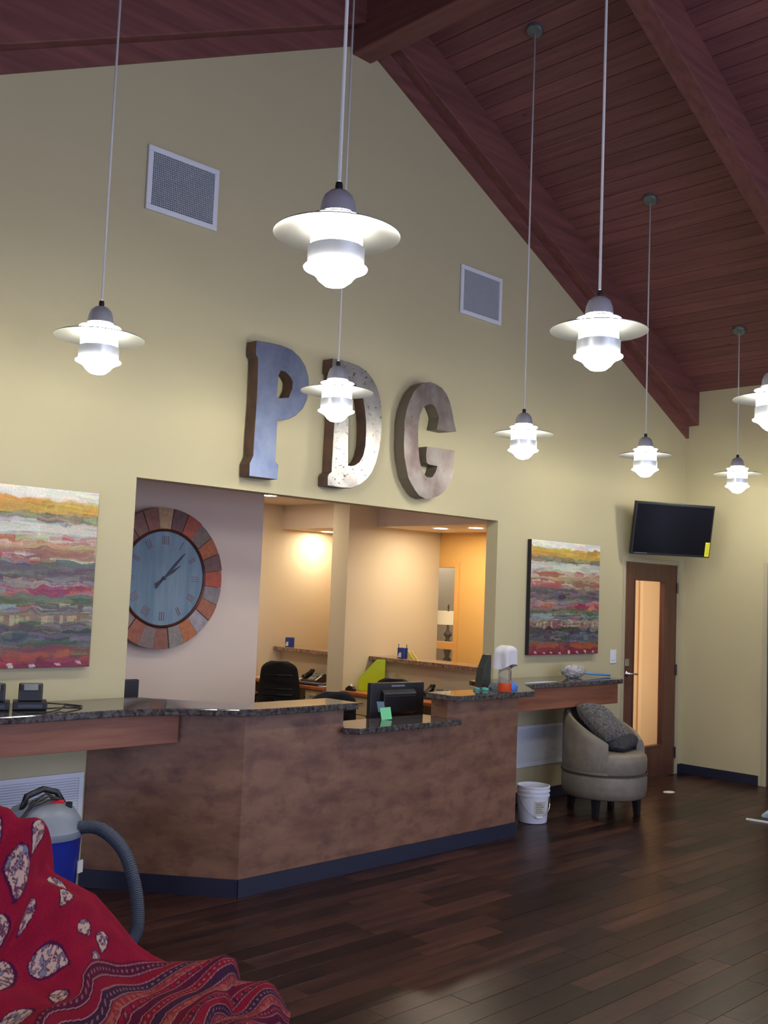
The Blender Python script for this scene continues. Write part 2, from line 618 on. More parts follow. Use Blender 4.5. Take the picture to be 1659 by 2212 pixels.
# baseboards
for nm, b in (('baseboard_right', (-0.011, 0.0, -0.835, 0.0)), ('baseboard_back_right', (-3.09, D0 - .055, -0.011, 0.0)), ('baseboard_back_left', (XL, -6.83, -0.011, 0.0)), ('baseboard_right_front', (-0.011, 0.0, YF, -1.93))):
    struct(MB().box(b[0], b[1], b[2], b[3], 0.0, 0.096).build(nm, M_BASE, bevel=0.003), 'dark navy rubber wall base')
struct(MB().box(D1 + .055, -0.012, -0.011, 0, 0, .096).build('baseboard_corner', M_BASE), 'dark navy rubber wall base by door')

# ---------------------------------------------------------------- rooms behind the opening
OZ, SZ = 2.68, 2.41
struct(MB().box(-8.2, 1.7, 0.0, 6.2, -0.08, 0.0).build('floor_office', M_CARPET), 'grey carpet of the offices behind the counter')
struct(MB().box(-8.2, 1.7, 0.12, 6.2, OZ, OZ + .08).build('ceiling_office', M_OCEIL), 'painted ceiling of the offices behind the counter')
struct(MB().box(-2.46, -1.5, 0.12, 3.65, SZ, OZ).build('trim_soffit', M_OCEIL), 'lowered painted soffit with downlights over the work stations')
struct(MB().box(-8.2, -4.58, 1.3, 1.42, 0, OZ).build('wall_clock', M_MAUVE), 'stone coloured inner wall that carries the round clock')
struct(MB().box(-2.865, -1.5, 2.1, 2.34, 0, OZ).build('wall_partition', M_CREAM), 'cream partition between the two work stations')
struct(MB().box(-5.6, -1.4, 3.65, 3.8, 0, OZ).build('wall_office_back', M_CREAM), 'cream back wall of the far work station')
struct(MB().box(-8.32, -8.2, 0.12, 6.2, 0, OZ).build('wall_office_left', M_CREAM), 'cream office wall hidden on the left')
struct(MB().box(-8.2, 1.7, 6.2, 6.3, 0, OZ).build('wall_office_far', M_CREAM), 'cream far wall of the offices')
struct(MB().box(1.7, 1.8, 0.0, 6.3, 0, OZ).build('wall_office_right', M_PALE), 'pale grey wall of the room with the lamp')
struct(strip_wall([0.12, 3.9], [(1.82, 2.335, 0.94, 2.08)], lambda y: OZ, -1.5, -1.4, 'y').build('wall_hall', M_ORANGE), 'mustard hall wall with a narrow internal window')
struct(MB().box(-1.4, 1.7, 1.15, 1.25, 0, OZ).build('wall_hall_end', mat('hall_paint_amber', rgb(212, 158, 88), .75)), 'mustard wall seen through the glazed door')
struct(MB().box(1.02, 1.09, 1.13, 1.15, 0, 2.2).build('trim_hall', MATS.get('honey_window_trim') or mat('honey_window_trim', rgb(224, 170, 96), 0.5)), 'honey coloured door casing seen through the glazed door')
struct(MB().box(-1.4, 1.7, 3.9, 4.0, 0, OZ).build('wall_lamp_room', M_PALE), 'pale wall of the lamp room')
M_TRIMWOOD = mat('honey_window_trim', rgb(224, 170, 96), 0.5)
fr = MB()
for q in ((1.80, 1.858, 0.93, 2.093), (1.858, 2.339, 2.035, 2.093), (1.858, 2.339, 1.155, 1.232), (1.858, 2.339, 0.93, 0.985)):
    fr.box(-1.515 if q[1] < 2 else -1.498, -1.39, *q)
w = struct(fr.build('window_interior', M_TRIMWOOD), 'narrow internal window with honey coloured frame and mid rail')
MB().box(-1.45, -1.444, 1.858, 2.33, 0.985, 1.155).build('pane', M_GLASS, w)
MB().box(-1.45, -1.444, 1.858, 2.33, 1.232, 2.035).build('pane', M_GLASS, w)
for k, (ya, yb) in enumerate(((0.12, 2.1), (2.34, 3.65))):
    struct(MB().box(-2.40, -2.28, ya, yb, 0, 1.05).build('wall_half_%d' % (k + 1), M_CREAM), 'low cream wall beside the work station')
    o = MB().box(-2.52, -2.18, ya + .002, yb - .002, 1.05, 1.09).build('granite_ledge_cap', M_GRANITE2, bevel=0.004)
    tag(o, ['granite cap on the low wall behind the computer monitor', 'granite cap on the low wall behind the black office chair'][k], 'ledge', 'granite caps on low walls')


def downlight(x, y, z, label, power=1.0):
    t = thing('recessed_downlight', label, 'downlight', (x, y, z), group='recessed downlights')
    lathe_obj('trim_ring', [(0.062, -0.002), (0.085, -0.006), (0.088, -0.001)], M_WHITE, t, 24)
    lathe_obj('lens', [(0.064, -0.003), (0.0005, -0.003)], M_DOWN, t, 24)
    return t


downlight(-3.337, 2.80, OZ, 'recessed downlight at the top left corner of the opening, above the office chair')
downlight(-1.99, 3.40, SZ, 'recessed downlight in the soffit of the far work station')
downlight(-2.124, 1.535, SZ, 'recessed downlight in the soffit beside the mustard wall, left of two')
downlight(-2.090, 1.099, SZ, 'recessed downlight in the soffit beside the mustard wall, right of two')
downlight(-0.75, 0.55, OZ, 'added unseen downlight that lights the hall behind the glazed door')  # added lamp, lights the hall seen through the door glass
downlight(-0.7, 2.3, OZ, 'added unseen downlight that brightens the room with the table lamp')  # added lamp, brightens the view through the internal window
downlight(0.5, 3.55, OZ, 'added unseen downlight that brightens the wall beyond the table lamp')  # added lamp close to the pale wall, lifts the lamp room background
downlight(-4.2, 2.6, OZ, 'recessed downlight hidden behind the clock wall')

# ---------------------------------------------------------------- doors
M_FRAMEPAINT = mat('painted_door_frame', rgb(178, 170, 140), 0.5)


def door_unit(n, label, glazed):
    d = struct(thing('door_%d' % n, label, 'door', (0, 0, 0)))
    return d


d1 = struct(thing('door_1', 'brown stained door with a tall glass panel', 'door', (D0, 0.0, 0)))
fb = MB()
for q in ((D0 - .05, D0 - .004, 0, DH + .05), (D1 + .004, D1 + .05, 0, DH + .05), (D0 - .004, D1 + .004, DH + .004, DH + .05)):
    fb.box(q[0], q[1], -0.008, 0.125, q[2], q[3])
fb.build('frame', M_FRAMEPAINT, d1, world=True, bevel=.003)
gx0, gx1, gz0, gz1 = -0.955, -0.365, 0.30, 1.975
lf = MB()
lf.box(D0, gx0, .004, .049, .012, DH)
lf.box(gx1, D1, .004, .049, .012, DH)
lf.box(gx0, gx1, .004, .049, .012, gz0)
lf.box(gx0, gx1, .004, .049, gz1, DH)
leaf = lf.build('leaf', M_DOOR, d1, world=True)
st = MB()
for q in ((gx0, gx0 + .018, gz0, gz1), (gx1 - .018, gx1, gz0, gz1), (gx0 + .018, gx1 - .018, gz0, gz0 + .018), (gx0 + .018, gx1 - .018, gz1 - .018, gz1)):
    st.box(q[0], q[1], -.002, .055, q[2], q[3])
st.build('glazing_bead', M_DOOR, leaf, world=True)
MB().box(gx0 + .018, gx1 - .018, .022, .028, gz0 + .018, gz1 - .018).build('glass', M_GLASS, leaf, world=True)


def lever(parent, x, y, z, sx, axis):
    # rose and lever handle on a wall plane; axis 'y' = on back wall, 'x' = on right wall
    M = Matrix.Rotation(math.pi / 2, 3, 'X') if axis == 'y' else Matrix.Rotation(-math.pi / 2, 3, 'Y')
    mb = MB().lathe([(0.028, 0.0), (0.028, .008), (.012, .012), (.012, .045), (.0005, .045)], 20, (x, y, z), True, False, M)
    if axis == 'y':
        mb.tube([(x, y - .04, z), (x + sx * .03, y - .05, z), (x + sx * .12, y - .05, z - .004)], .009, 8)
    else:
        mb.tube([(x - .04, y, z), (x - .05, y + sx * .03, z), (x - .05, y + sx * .12, z - .004)], .009, 8)
    return mb.build('lever_handle', M_CHROME, parent, smooth=True, world=True)


lever(d1, -1.065, .004, 1.045, 1, 'y')
MB().box(-1.10, -1.03, -.004, .004, 1.12, 1.19).build('lock_plate', M_CHROME, d1, world=True, bevel=.002)
for z in (0.22, 1.06, 1.90):
    MB().tube([(D1 + .002, -.006, z - .055), (D1 + .002, -.006, z + .055)], .008, 8).build('hinge', M_STEEL, d1, world=True)
d2 = struct(thing('door_2', 'dark red brown wooden door cut by the right edge', 'door', (0, -0.918, 0)))
fb = MB()
for q in ((-0.914, -0.868, 0, DH + .05), (-1.90, -1.854, 0, DH + .05), (-1.854, -0.914, DH + .004, DH + .05)):
    fb.box(-0.008, .125, q[0], q[1], q[2], q[3])
fb.build('frame', M_FRAMEPAINT, d2, world=True, bevel=.003)
MB().box(.004, .049, -1.852, -0.916, .001, DH).build('leaf', M_DOOR, d2, world=True, bevel=.002)
MB().box(-.004, .11, -1.853, -0.915, -.012, .0008).build('threshold', M_STEEL, d2, world=True)  # added strip that blocks outside light leaking under the leaf
lever(d2, .004, -0.975, 1.03, -1, 'x')
MB().box(-.004, .004, -1.01, -0.94, 1.10, 1.17).build('lock_plate', M_CHROME, d2, world=True, bevel=.002)

# ---------------------------------------------------------------- reception desk
desk = thing('reception_desk', 'angled brown wood panelled reception desk below the clock opening', 'desk', (-4.96, -0.4, 0))
PT = 0.15
LP = [(-6.80, -.003), (-6.22, -.72), (-6.149, -.57), (-6.605, -.003)]
RP = [(-3.70, -.72), (-3.12, -.003), (-3.315, -.003), (-3.771, -.57)]
MB().prism(LP, .0, 1.02).build('side_panel', M_DESK, desk, world=True)
MB().prism(RP, .0, 1.02).build('side_panel', M_DESK, desk, world=True)
MB().prism([(-6.22, -.72), (-5.46, -.72), (-5.46, -.57), (-6.149, -.57)], .0, 1.02).build('front_panel', M_DESK, desk, world=True)
MB().prism([(-5.459, -.72), (-4.491, -.72), (-4.491, -.57), (-5.459, -.57)], .0, .865).build('front_panel', M_DESK, desk, world=True)
MB().prism([(-4.49, -.72), (-3.70, -.72), (-3.771, -.57), (-4.49, -.57)], .0, 1.02).build('front_panel', M_DESK, desk, world=True)


def base_strip(p, q, t=0.010):
    p, q = Vector((p[0], p[1], 0)), Vector((q[0], q[1], 0))
    d = (q - p).normalized()
    n = Vector((d.y, -d.x, 0))
    return [(p.x, p.y), (p.x + n.x * t, p.y + n.y * t), (q.x + n.x * t, q.y + n.y * t), (q.x, q.y)]


for p, q in (((-6.80, -.004), (-6.222, -.723)), ((-6.222, -.7205), (-3.698, -.7205)), ((-3.698, -.72), (-3.12, -.004))):
    MB().prism(base_strip(p, q), 0.0, .10).build('toe_base', M_BASE, desk, world=True)
MB().box(-6.05, -3.9, -.565, -.03, .725, .76).build('inner_worktop', mat('cherry_laminate', rgb(178, 104, 58), 0.35, col2=rgb(160, 88, 48), scale=(2, 12, 12)), desk, world=True)

ctl = [(-9.2, -.002), (-9.2, -.525), (-6.95, -.525), (-6.80, -.54), (-6.66, -.58), (-6.55, -.635), (-6.42, -.72), (-6.32, -.79), (-6.25, -.822), (-6.14, -.835), (-5.445, -.835), (-5.425, -.815), (-5.44, -.54), (-6.08, -.54), (-6.31, -.30), (-6.45, -.11), (-6.50, -.002)]
tag(MB().prism(ctl, 1.0205, 1.06).build('granite_countertop', M_GRANITE, bevel=.006), 'granite bar top curving from the left wall ledge to the counter step', 'countertop', 'granite tops of the reception counter')
ctr = [(-4.52, -.54), (-4.545, -.80), (-4.50, -.835), (-3.655, -.835), (-3.615, -.81), (-3.28, -.46), (-1.86, -.46), (-1.845, -.445), (-1.845, -.002), (-3.42, -.002), (-3.47, -.11), (-3.61, -.30), (-3.84, -.54)]
tag(MB().prism(ctr, 1.0205, 1.06).build('granite_countertop', M_GRANITE, bevel=.006), 'granite bar top with the spray bottle, running into the right wall ledge', 'countertop', 'granite tops of the reception counter')
ctm = [(-5.455, -.50), (-5.455, -.82), (-5.42, -.845), (-4.475, -.845), (-4.46, -.83), (-4.487, -.724), (-4.487, -.50)]
tag(MB().prism([(-5.456, -.50), (-5.456, -.722), (-5.50, -.76), (-5.43, -.845), (-4.475, -.845), (-4.45, -.82), (-4.45, -.724), (-4.4945, -.722), (-4.4945, -.50)], .866, .902).build('granite_countertop', M_GRANITE, bevel=.005), 'low granite counter step in front of the monitor', 'countertop', 'granite tops of the reception counter')


def wall_ledge(x0, x1, yf, xc, right, label):
    t = thing('ledge_apron', label, 'ledge', ((x0 + x1) / 2, yf / 2, .845), group='wood aprons of the wall ledges')
    MB().box(x0, x1, yf, yf + .03, .845, 1.02).build('front_board', M_APRON, t, world=True, bevel=.002)
    MB().box(xc if right else x0, x1 if right else xc, -.03, -.003, .90, 1.02).build('wall_cleat', M_APRON, t, world=True)
    e = x1 - .03 if right else x0
    MB().box(e, e + .03, yf + .03, -.03, .845, 1.02).build('end_board', M_APRON, t, world=True)
    return t


wall_ledge(-9.15, -6.478, -.44, -6.82, 0, 'long wooden apron under the left granite ledge above the vacuum')
wall_ledge(-3.428, -1.88, -.42, -3.08, 1, 'wooden apron under the right granite ledge above the armchair')

# work station desks behind
M_LAM = MATS['cherry_laminate']
M_CAB = mat('cream_cabinet', rgb(206, 186, 150), 0.5)
for k, (ya, yb, lab) in enumerate(((.14, 2.095, 'cherry topped desk right of the partition behind the monitor'), (2.345, 3.645, 'cherry topped desk with the black office chair'))):
    t = thing('office_desk', lab, 'desk', (-2.65, (ya + yb) / 2, 0), group='cherry topped office desks')
    MB().box(-2.90, -2.402, ya, yb, .725, .76).build('desktop', M_LAM, t, world=True, bevel=.006)
    c0, cw = (ya + .02, .29) if k else (yb - .47, .45)
    body = MB().box(-2.86, -2.41, c0, c0 + cw, .06, .724).build('pedestal', M_CAB, t, world=True)
    for z0, z1 in ((.07, .36), (.37, .54), (.55, .715)):
        dr = MB().box(-2.876, -2.861, c0 + .01, c0 + cw - .01, z0, z1).build('drawer', M_CAB, t, world=True, bevel=.002)
        MB().tube([(-2.878, c0 + cw / 2 - .065, (z0 + z1) / 2 + .03), (-2.895, c0 + cw / 2 - .045, (z0 + z1) / 2 + .03), (-2.895, c0 + cw / 2 + .045, (z0 + z1) / 2 + .03), (-2.878, c0 + cw / 2 + .065, (z0 + z1) / 2 + .03)], .005, 6).build('handle', M_CHROME, dr, world=True)
    MB().box(-2.88, -2.41, (yb - .03) if k else ya, yb if k else ya + .03, 0, .724).build('end_panel', M_CAB, t, world=True)

# ---------------------------------------------------------------- pendant lamps
def pendant(x, y, z, label):
    t = thing('pendant_lamp', label, 'pendant lamp', (x, y, z), group='disc pendant lamps in two rows')
    S = 48
    lathe_obj('cap', [(.012, .150), (.030, .146), (.048, .130), (.058, .105), (.062, .078), (.064, .066), (.058, .066)], M_ALU, t, S)
    lathe_obj('collar', [(.0005, .178), (.011, .178), (.013, .168), (.013, .149)], M_DARK, t, 16)
    lathe_obj('upper_ring', [(.060, .062), (.099, .050), (.100, .046), (.060, .056)], M_ALU, t, S)
    lathe_obj('disc_shade', [(.089, .021), (.110, .018), (.160, .010), (.208, .001), (.215, -.003), (.215, -.006), (.208, -.003), (.160, .006), (.110, .013), (.089, .016), (.089, .021)], M_DISC, t, 64)
    lathe_obj('glass_core', [(.060, .058), (.088, .046), (.088, -.046), (.070, -.054)], M_LAMP, t, S)
    lathe_obj('metal_band', [(.095, -.050), (.096, -.050), (.096, -.117), (.095, -.117), (.094, -.117), (.094, -.050), (.095, -.050)], M_ALU, t, S)
    lathe_obj('lens', [(.094, -.112), (.108, -.119), (.107, -.123), (.082, -.135), (.068, -.146), (.056, -.162), (.036, -.178), (.0005, -.186)], M_LAMP, t, S)
    zc = ceil_z(x) - z
    nrm = Vector((SL if x > RX else -SL, 0, 1)).normalized()
    R = Vector((0, 0, -1)).rotation_difference(-nrm).to_matrix()
    lathe_obj('canopy', [(.066, 0.0), (.066, -.012), (.056, -.026), (.020, -.034), (.0005, -.036)], mat('grey_canopy', rgb(120, 128, 128), .4, .6), t, 24, (0, 0, zc + .0), M=R)
    MB().tube([(0, 0, .172), (0, 0, zc - .02)], .0062, 8).build('rod', M_ROD, t, smooth=True)
    return t


pendant(-7.411, -0.97, 2.924, 'glowing pendant lamp above the left painting, far left')
pendant(-7.62, -2.91, 2.945, 'largest glowing pendant lamp with wide disc, top centre below the ridge')
pendant(-5.853, -0.97, 2.917, 'glowing pendant lamp hanging in front of the metal letter D')
pendant(-6.06, -2.92, 2.94, 'large glowing pendant lamp in front of the ceiling beam, right of centre')
pendant(-4.053, -0.97, 2.909, 'small glowing pendant lamp right of the metal letter G')
pendant(-2.414, -0.97, 2.955, 'small glowing pendant lamp above the wall television')
pendant(-0.786, -0.97, 2.978, 'smallest glowing pendant lamp near the right wall')
pendant(-4.36, -2.94, 2.905, 'glowing pendant lamp cut by the right edge of the picture')

# ---------------------------------------------------------------- wall letters
PL = [(-5.811, 3.354), (-5.812, 3.31), (-5.808, 3.263), (-5.79, 3.245), (-5.786, 3.125), (-5.784, 2.983), (-5.788, 2.818), (-5.791, 2.7), (-5.791, 2.597), (-5.802, 2.574), (-5.817, 2.542), (-5.815, 2.463), (-5.585, 2.465), (-5.581, 2.56), (-5.609, 2.581), (-5.608, 2.676), (-5.608, 2.856), (-5.56, 2.868), (-5.506, 2.885), (-5.451, 2.915), (-5.391, 2.973), (-5.357, 3.038), (-5.344, 3.114), (-5.353, 3.192), (-5.383, 3.261), (-5.437, 3.315), (-5.508, 3.35), (-5.602, 3.363), (-5.699, 3.362)]
PH = [(-5.598, 3.198), (-5.555, 3.197), (-5.51, 3.169), (-5.488, 3.139), (-5.49, 3.09), (-5.517, 3.024), (-5.581, 3.009), (-5.62, 3.004), (-5.619, 3.082), (-5.617, 3.155)]
DL = [(-5.138, 3.362), (-5.139, 3.273), (-5.123, 3.258), (-5.11, 3.14), (-5.097, 2.911), (-5.1, 2.773), (-5.102, 2.635), (-5.101, 2.567), (-5.128, 2.546), (-5.136, 2.527), (-5.134, 2.47), (-4.997, 2.468), (-4.91, 2.474), (-4.823, 2.509), (-4.76, 2.553), (-4.711, 2.61), (-4.676, 2.685), (-4.648, 2.784), (-4.634, 2.882), (-4.632, 2.978), (-4.641, 3.073), (-4.659, 3.157), (-4.693, 3.228), (-4.743, 3.287), (-4.804, 3.329), (-4.877, 3.354), (-4.96, 3.363), (-5.049, 3.365)]
DHO = [(-4.95, 2.628), (-4.919, 2.627), (-4.881, 2.638), (-4.838, 2.666), (-4.805, 2.717), (-4.787, 2.79), (-4.786, 2.885), (-4.79, 2.965), (-4.805, 3.048), (-4.828, 3.125), (-4.861, 3.181), (-4.901, 3.212), (-4.94, 3.224), (-4.972, 3.224), (-4.969, 3.07), (-4.964, 2.93), (-4.957, 2.745)]
GL = [(-4.129, 3.372), (-4.062, 3.367), (-3.993, 3.349), (-3.936, 3.312), (-3.891, 3.254), (-3.864, 3.193), (-3.842, 3.121), (-3.826, 3.081), (-3.805, 3.031), (-3.906, 3.014), (-4.03, 3.016), (-4.019, 3.068), (-4.013, 3.115), (-4.03, 3.149), (-4.059, 3.188), (-4.093, 3.203), (-4.127, 3.2), (-4.159, 3.186), (-4.197, 3.16), (-4.227, 3.105), (-4.24, 3.031), (-4.242, 2.954), (-4.234, 2.866), (-4.224, 2.799), (-4.214, 2.756), (-4.193, 2.7), (-4.164, 2.658), (-4.13, 2.635), (-4.09, 2.633), (-4.06, 2.642), (-4.026, 2.691), (-4.011, 2.732), (-4.102, 2.733), (-4.132, 2.743), (-4.144, 2.796), (-4.136, 2.868), (-3.818, 2.879), (-3.817, 2.78), (-3.824, 2.686), (-3.852, 2.623), (-3.91, 2.552), (-3.983, 2.504), (-4.068, 2.476), (-4.134, 2.467), (-4.201, 2.484), (-4.248, 2.519), (-4.289, 2.56), (-4.33, 2.609), (-4.352, 2.673), (-4.379, 2.758), (-4.39, 2.846), (-4.391, 2.934), (-4.393, 3.023), (-4.376, 3.114), (-4.348, 3.186), (-4.301, 3.27), (-4.233, 3.333), (-4.181, 3.358)]


def letter(loops, label, m_face, m_side, yf=-0.11, yb=-0.012):
    cx = sum(p[0] for p in loops[0]) / len(loops[0])
    zb = min(p[1] for p in loops[0])
    t = thing('metal_letter', label, 'letter', (cx, 0, zb), group='metal letters on the gable wall')
    cu = bpy.data.curves.new('face', 'CURVE')
    cu.dimensions = '2D'
    cu.fill_mode = 'BOTH'
    cu.extrude = 0.0015
    for lp in loops:
        sp = cu.splines.new('POLY')
        sp.points.add(len(lp) - 1)
        for q, p in zip(sp.points, lp):
            q.co = (p[0] - cx, p[1] - zb, 0, 1)
        sp.use_cyclic_u = True
    tmp = bpy.data.objects.new('tmp_face', cu)
    me = bpy.data.meshes.new_from_object(tmp)
    bpy.data.objects.remove(tmp)
    me.transform(Matrix.Rotation(math.pi / 2, 4, 'X'))
    me.transform(Matrix.Translation((0, yf, 0)))
    me.materials.clear()
    me.materials.append(m_face)
    o = bpy.data.objects.new('face', me)
    COL.objects.link(o)
    o.parent = t
    mb = MB()
    for lp in loops:
        n = len(lp)
        vs = [(p[0] - cx, yf + .001, p[1] - zb) for p in lp] + [(p[0] - cx, yb, p[1] - zb) for p in lp]
        mb.add(vs, [(i, (i + 1) % n, n + (i + 1) % n, n + i) for i in range(n)])
    s = mb.build('side_band', m_side, t)
    md = s.modifiers.new('thickness', 'SOLIDIFY')
    md.thickness = 0.003
    return t


M_RUST = mat('rusted_letter_side', rgb(112, 84, 70), .6, .5, col2=rgb(84, 70, 62), scale=(9, 9, 9))
M_LP = mat('galvanised_blue_sheet', rgb(158, 168, 186), .32, .9, col2=rgb(130, 142, 166), scale=(5, 5, 4), col3=rgb(110, 78, 64), scale3=(11, 11, 11), lo3=.7, hi3=.78)
M_LD = mat('speckled_zinc_sheet', rgb(176, 174, 168), .38, .75, col2=rgb(140, 134, 130), scale=(6, 6, 5), col3=rgb(70, 62, 58), scale3=(24, 24, 34), lo3=.58, hi3=.66)
M_LG = mat('weathered_grey_sheet', rgb(160, 152, 146), .42, .7, col2=rgb(126, 108, 104), scale=(5, 5, 4), col3=rgb(80, 70, 66), scale3=(16, 16, 16), lo3=.66, hi3=.76)
letter([PL, PH], 'bluish galvanised metal letter P with rusted edges', M_LP, M_RUST)
letter([DL, DHO], 'speckled pale metal letter D partly behind a lamp', M_LD, M_RUST)
letter([GL], 'weathered grey metal letter G', M_LG, mat('dull_letter_side', rgb(120, 112, 98), .6, .4))

# ---------------------------------------------------------------- vents and grilles
def wall_vent(x, label):
    t = thing('air_vent', label, 'vent', (x + .263, 0, 4.032), group='square air vents high on the gable wall')
    w, h = .526, .404
    MB().box(0, w, -.004, -.001, 0, h).xf(Matrix.Translation((-.263, 0, 0))).build('backing', M_GRILLEBACK, t)
    f = MB()
    for q in ((0, w, 0, .034), (0, w, h - .034, h), (0, .034, .034, h - .034), (w - .034, w, .034, h - .034)):
        f.box(q[0] - .263, q[1] - .263, -.018, -.001, q[2], q[3])
    f.build('frame', M_WHITE, t, bevel=.003)
    g = MB()
    n = 34
    for i in range(1, n):
        xx = .034 + (w - .068) * i / n - .263
        g.box(xx - .0016, xx + .0016, -.014, -.004, .034, h - .034)
    n = 25
    for i in range(1, n):
        zz = .034 + (h - .068) * i / n
        g.box(.034 - .263, w - .034 - .263, -.014, -.004, zz - .0016, zz + .0016)
    o = g.build('eggcrate_core', M_CORE, t)
    o['kind'] = 'stuff'
    return t


wall_vent(-6.631, 'white framed square vent left of the ridge')
wall_vent(-3.694, 'white framed square vent right of the metal letters')


def return_grille(x0, x1, label):
    z0, z1 = .298, .648
    t = thing('return_grille', label, 'grille', ((x0 + x1) / 2, 0, z0), group='white return air grilles below the ledges')
    MB().box(x0, x1, -.003, -.001, z0, z1).build('backing', mat('grille_shade', rgb(120, 126, 140), .9), t, world=True)
    f = MB()
    for q in ((x0, x1, z0, z0 + .03), (x0, x1, z1 - .03, z1), (x0, x0 + .03, z0 + .03, z1 - .03), (x1 - .03, x1, z0 + .03, z1 - .03)):
        f.box(q[0], q[1], -.014, -.001, q[2], q[3])
    f.build('frame', M_WHITE, t, world=True, bevel=.002)
    n = 20
    sl = None
    for i in range(n):
        zz = z0 + .03 + (z1 - z0 - .06) * (i + .5) / n
        if sl is None:
            xm = (x0 + x1) / 2
            o = MB().hexa([(x0 - xm + .03, -.012, -.0065), (x1 - xm - .03, -.012, -.0065), (x1 - xm - .03, -.010, -.0065), (x0 - xm + .03, -.010, -.0065)],
                          [(x0 - xm + .03, -.006, .0045), (x1 - xm - .03, -.006, .0045), (x1 - xm - .03, -.004, .0045), (x0 - xm + .03, -.004, .0045)]).build('slat', M_WHITE, t)
            sl = o.data
        else:
            o = bpy.data.objects.new('slat', sl)
            COL.objects.link(o)
            o.parent = t
        o.location = (0, 0, zz - z0)
    return t


return_grille(-7.57, -6.815, 'white slatted grille behind the vacuum cleaner')
return_grille(-2.80, -2.05, 'white slatted grille beside the armchair under the right ledge')

# ---------------------------------------------------------------- paintings
def painting_colors(n, seed):
    r = np.random.default_rng(seed)
    C = np.zeros((n, n, 3))
    bands = [(0, .075, [(226, 222, 205), (205, 205, 200), (238, 232, 208)]), (.075, .155, [(198, 158, 48), (214, 172, 60), (176, 132, 36)]), (.155, .20, [(96, 92, 84), (120, 112, 92), (150, 140, 100)]),
             (.20, .28, [(186, 186, 172), (205, 202, 184), (160, 160, 150)]), (.28, .33, [(168, 84, 66), (196, 186, 168), (186, 178, 160)]), (.33, .36, [(186, 160, 110), (176, 140, 96)]),
             (.36, .42, [(170, 82, 72), (140, 100, 78), (200, 192, 176)]), (.42, .53, [(88, 78, 82), (110, 96, 96), (70, 62, 70), (130, 116, 110)]), (.53, .56, [(150, 140, 132), (96, 88, 92)]),
             (.56, .61, [(176, 92, 60), (150, 30, 70), (200, 110, 96), (120, 124, 132)]), (.61, .66, [(92, 100, 74), (70, 76, 64), (120, 124, 90)]), (.66, .71, [(120, 150, 148), (84, 74, 72), (160, 172, 160), (96, 88, 80)]),
             (.71, .77, [(140, 120, 92), (176, 166, 136), (110, 84, 70)]), (.77, .90, [(70, 72, 78), (92, 92, 94), (54, 54, 60), (120, 120, 116)]), (.90, .95, [(160, 76, 50), (120, 50, 50), (100, 84, 80)]), (.95, 1.0, [(130, 30, 52), (150, 44, 60), (108, 26, 44)])]
    for v0, v1, pal in bands:
        a, b = int(v0 * n), int(v1 * n) + 1
        C[a:b, :, :] = pal[0]
    for v0, v1, pal in bands:
        for _ in range(int(60 + (v1 - v0) * 1500)):
            c = np.array(pal[r.integers(len(pal))]) + r.normal(0, 14, 3)
            v = r.uniform(v0 - .008, v1 + .008)
            u = r.uniform(-.1, 1)
            ln = r.uniform(.04, .30)
            th = r.uniform(.003, .016)
            i0, i1 = int(max(0, (v - th) * n)), int(min(n, (v + th) * n)) + 1
            j0, j1 = int(max(0, u * n)), int(min(n, (u + ln) * n))
            if j1 <= j0:
                continue
            al = r.uniform(.35, .95)
            w = np.minimum(1, 1.4 * r.random((i1 - i0, 1))) * np.ones((1, j1 - j0)) * al
            sub = C[i0:i1, j0:j1]
            C[i0:i1, j0:j1] = sub * (1 - w[:sub.shape[0], :, None]) + c * w[:sub.shape[0], :, None]

    def patch(u0, u1, v0, v1, c, a=.85):
        i0, i1, j0, j1 = int(v0 * n), int(v1 * n), int(u0 * n), int(u1 * n)
        w = a * (0.6 + .4 * r.random((i1 - i0, 1, 1))) * (0.85 + .15 * r.random((1, j1 - j0, 1)))
        C[i0:i1, j0:j1] = C[i0:i1, j0:j1] * (1 - w) + (np.array(c) + r.normal(0, 8, 3)) * w
    for k in range(7):
        o = .006 * k
        patch(.08 + o, .42 - o, .275 + .006 * k, .285 + .006 * k, (168 - 4 * k, 78, 66))
        patch(.05 + o, .44 - o, .37 + .006 * k, .38 + .006 * k, (172 - 3 * k, 80, 78))
        patch(.62 + o, .99, .34 + .008 * k, .35 + .008 * k, (134, 92, 72), .6)
    for k in range(5):
        patch(.62 + .01 * k, .86 - .01 * k, .565 + .007 * k, .575 + .007 * k, (140, 22, 70))
        patch(.02, .30, .655 + .006 * k, .663 + .006 * k, (126, 156, 158), .8)
        patch(.30, .5, .56 + .008 * k, .57 + .008 * k, (124, 130, 140), .7)
    patch(.30, .70, .21, .255, (212, 208, 190), .6)
    patch(.58, .68, .67, .69, (186, 70, 76))
    for k in range(22):
        u = r.uniform(.02, .95)
        patch(u, u + r.uniform(.015, .035), .715, .715 + r.uniform(.02, .05), [(190, 180, 140), (120, 76, 60)][k % 2], .7)
        u = r.uniform(.05, .9)
        patch(u, u + r.uniform(.03, .10), .90 + r.uniform(0, .03), .935 + r.uniform(0, .02), (176, 80, 44), .6)
    for u in np.arange(.06, .96, .12) + r.uniform(-.02, .02, 8):
        for k in range(3):
            patch(u + .006 * k, u + .03 + .004 * k, .972 + .006 * k, .980 + .006 * k, (214, 206, 208), .9)
    # ragged brush edges: shift rows up and down by a smooth random amount
    k = r.normal(0, 1, (n // 6 + 2, n // 14 + 2))
    ii, jj = np.arange(n) / 6.0, np.arange(n) / 14.0
    i0, j0 = ii.astype(int), jj.astype(int)
    fi, fj = (ii - i0)[:, None], (jj - j0)[None, :]
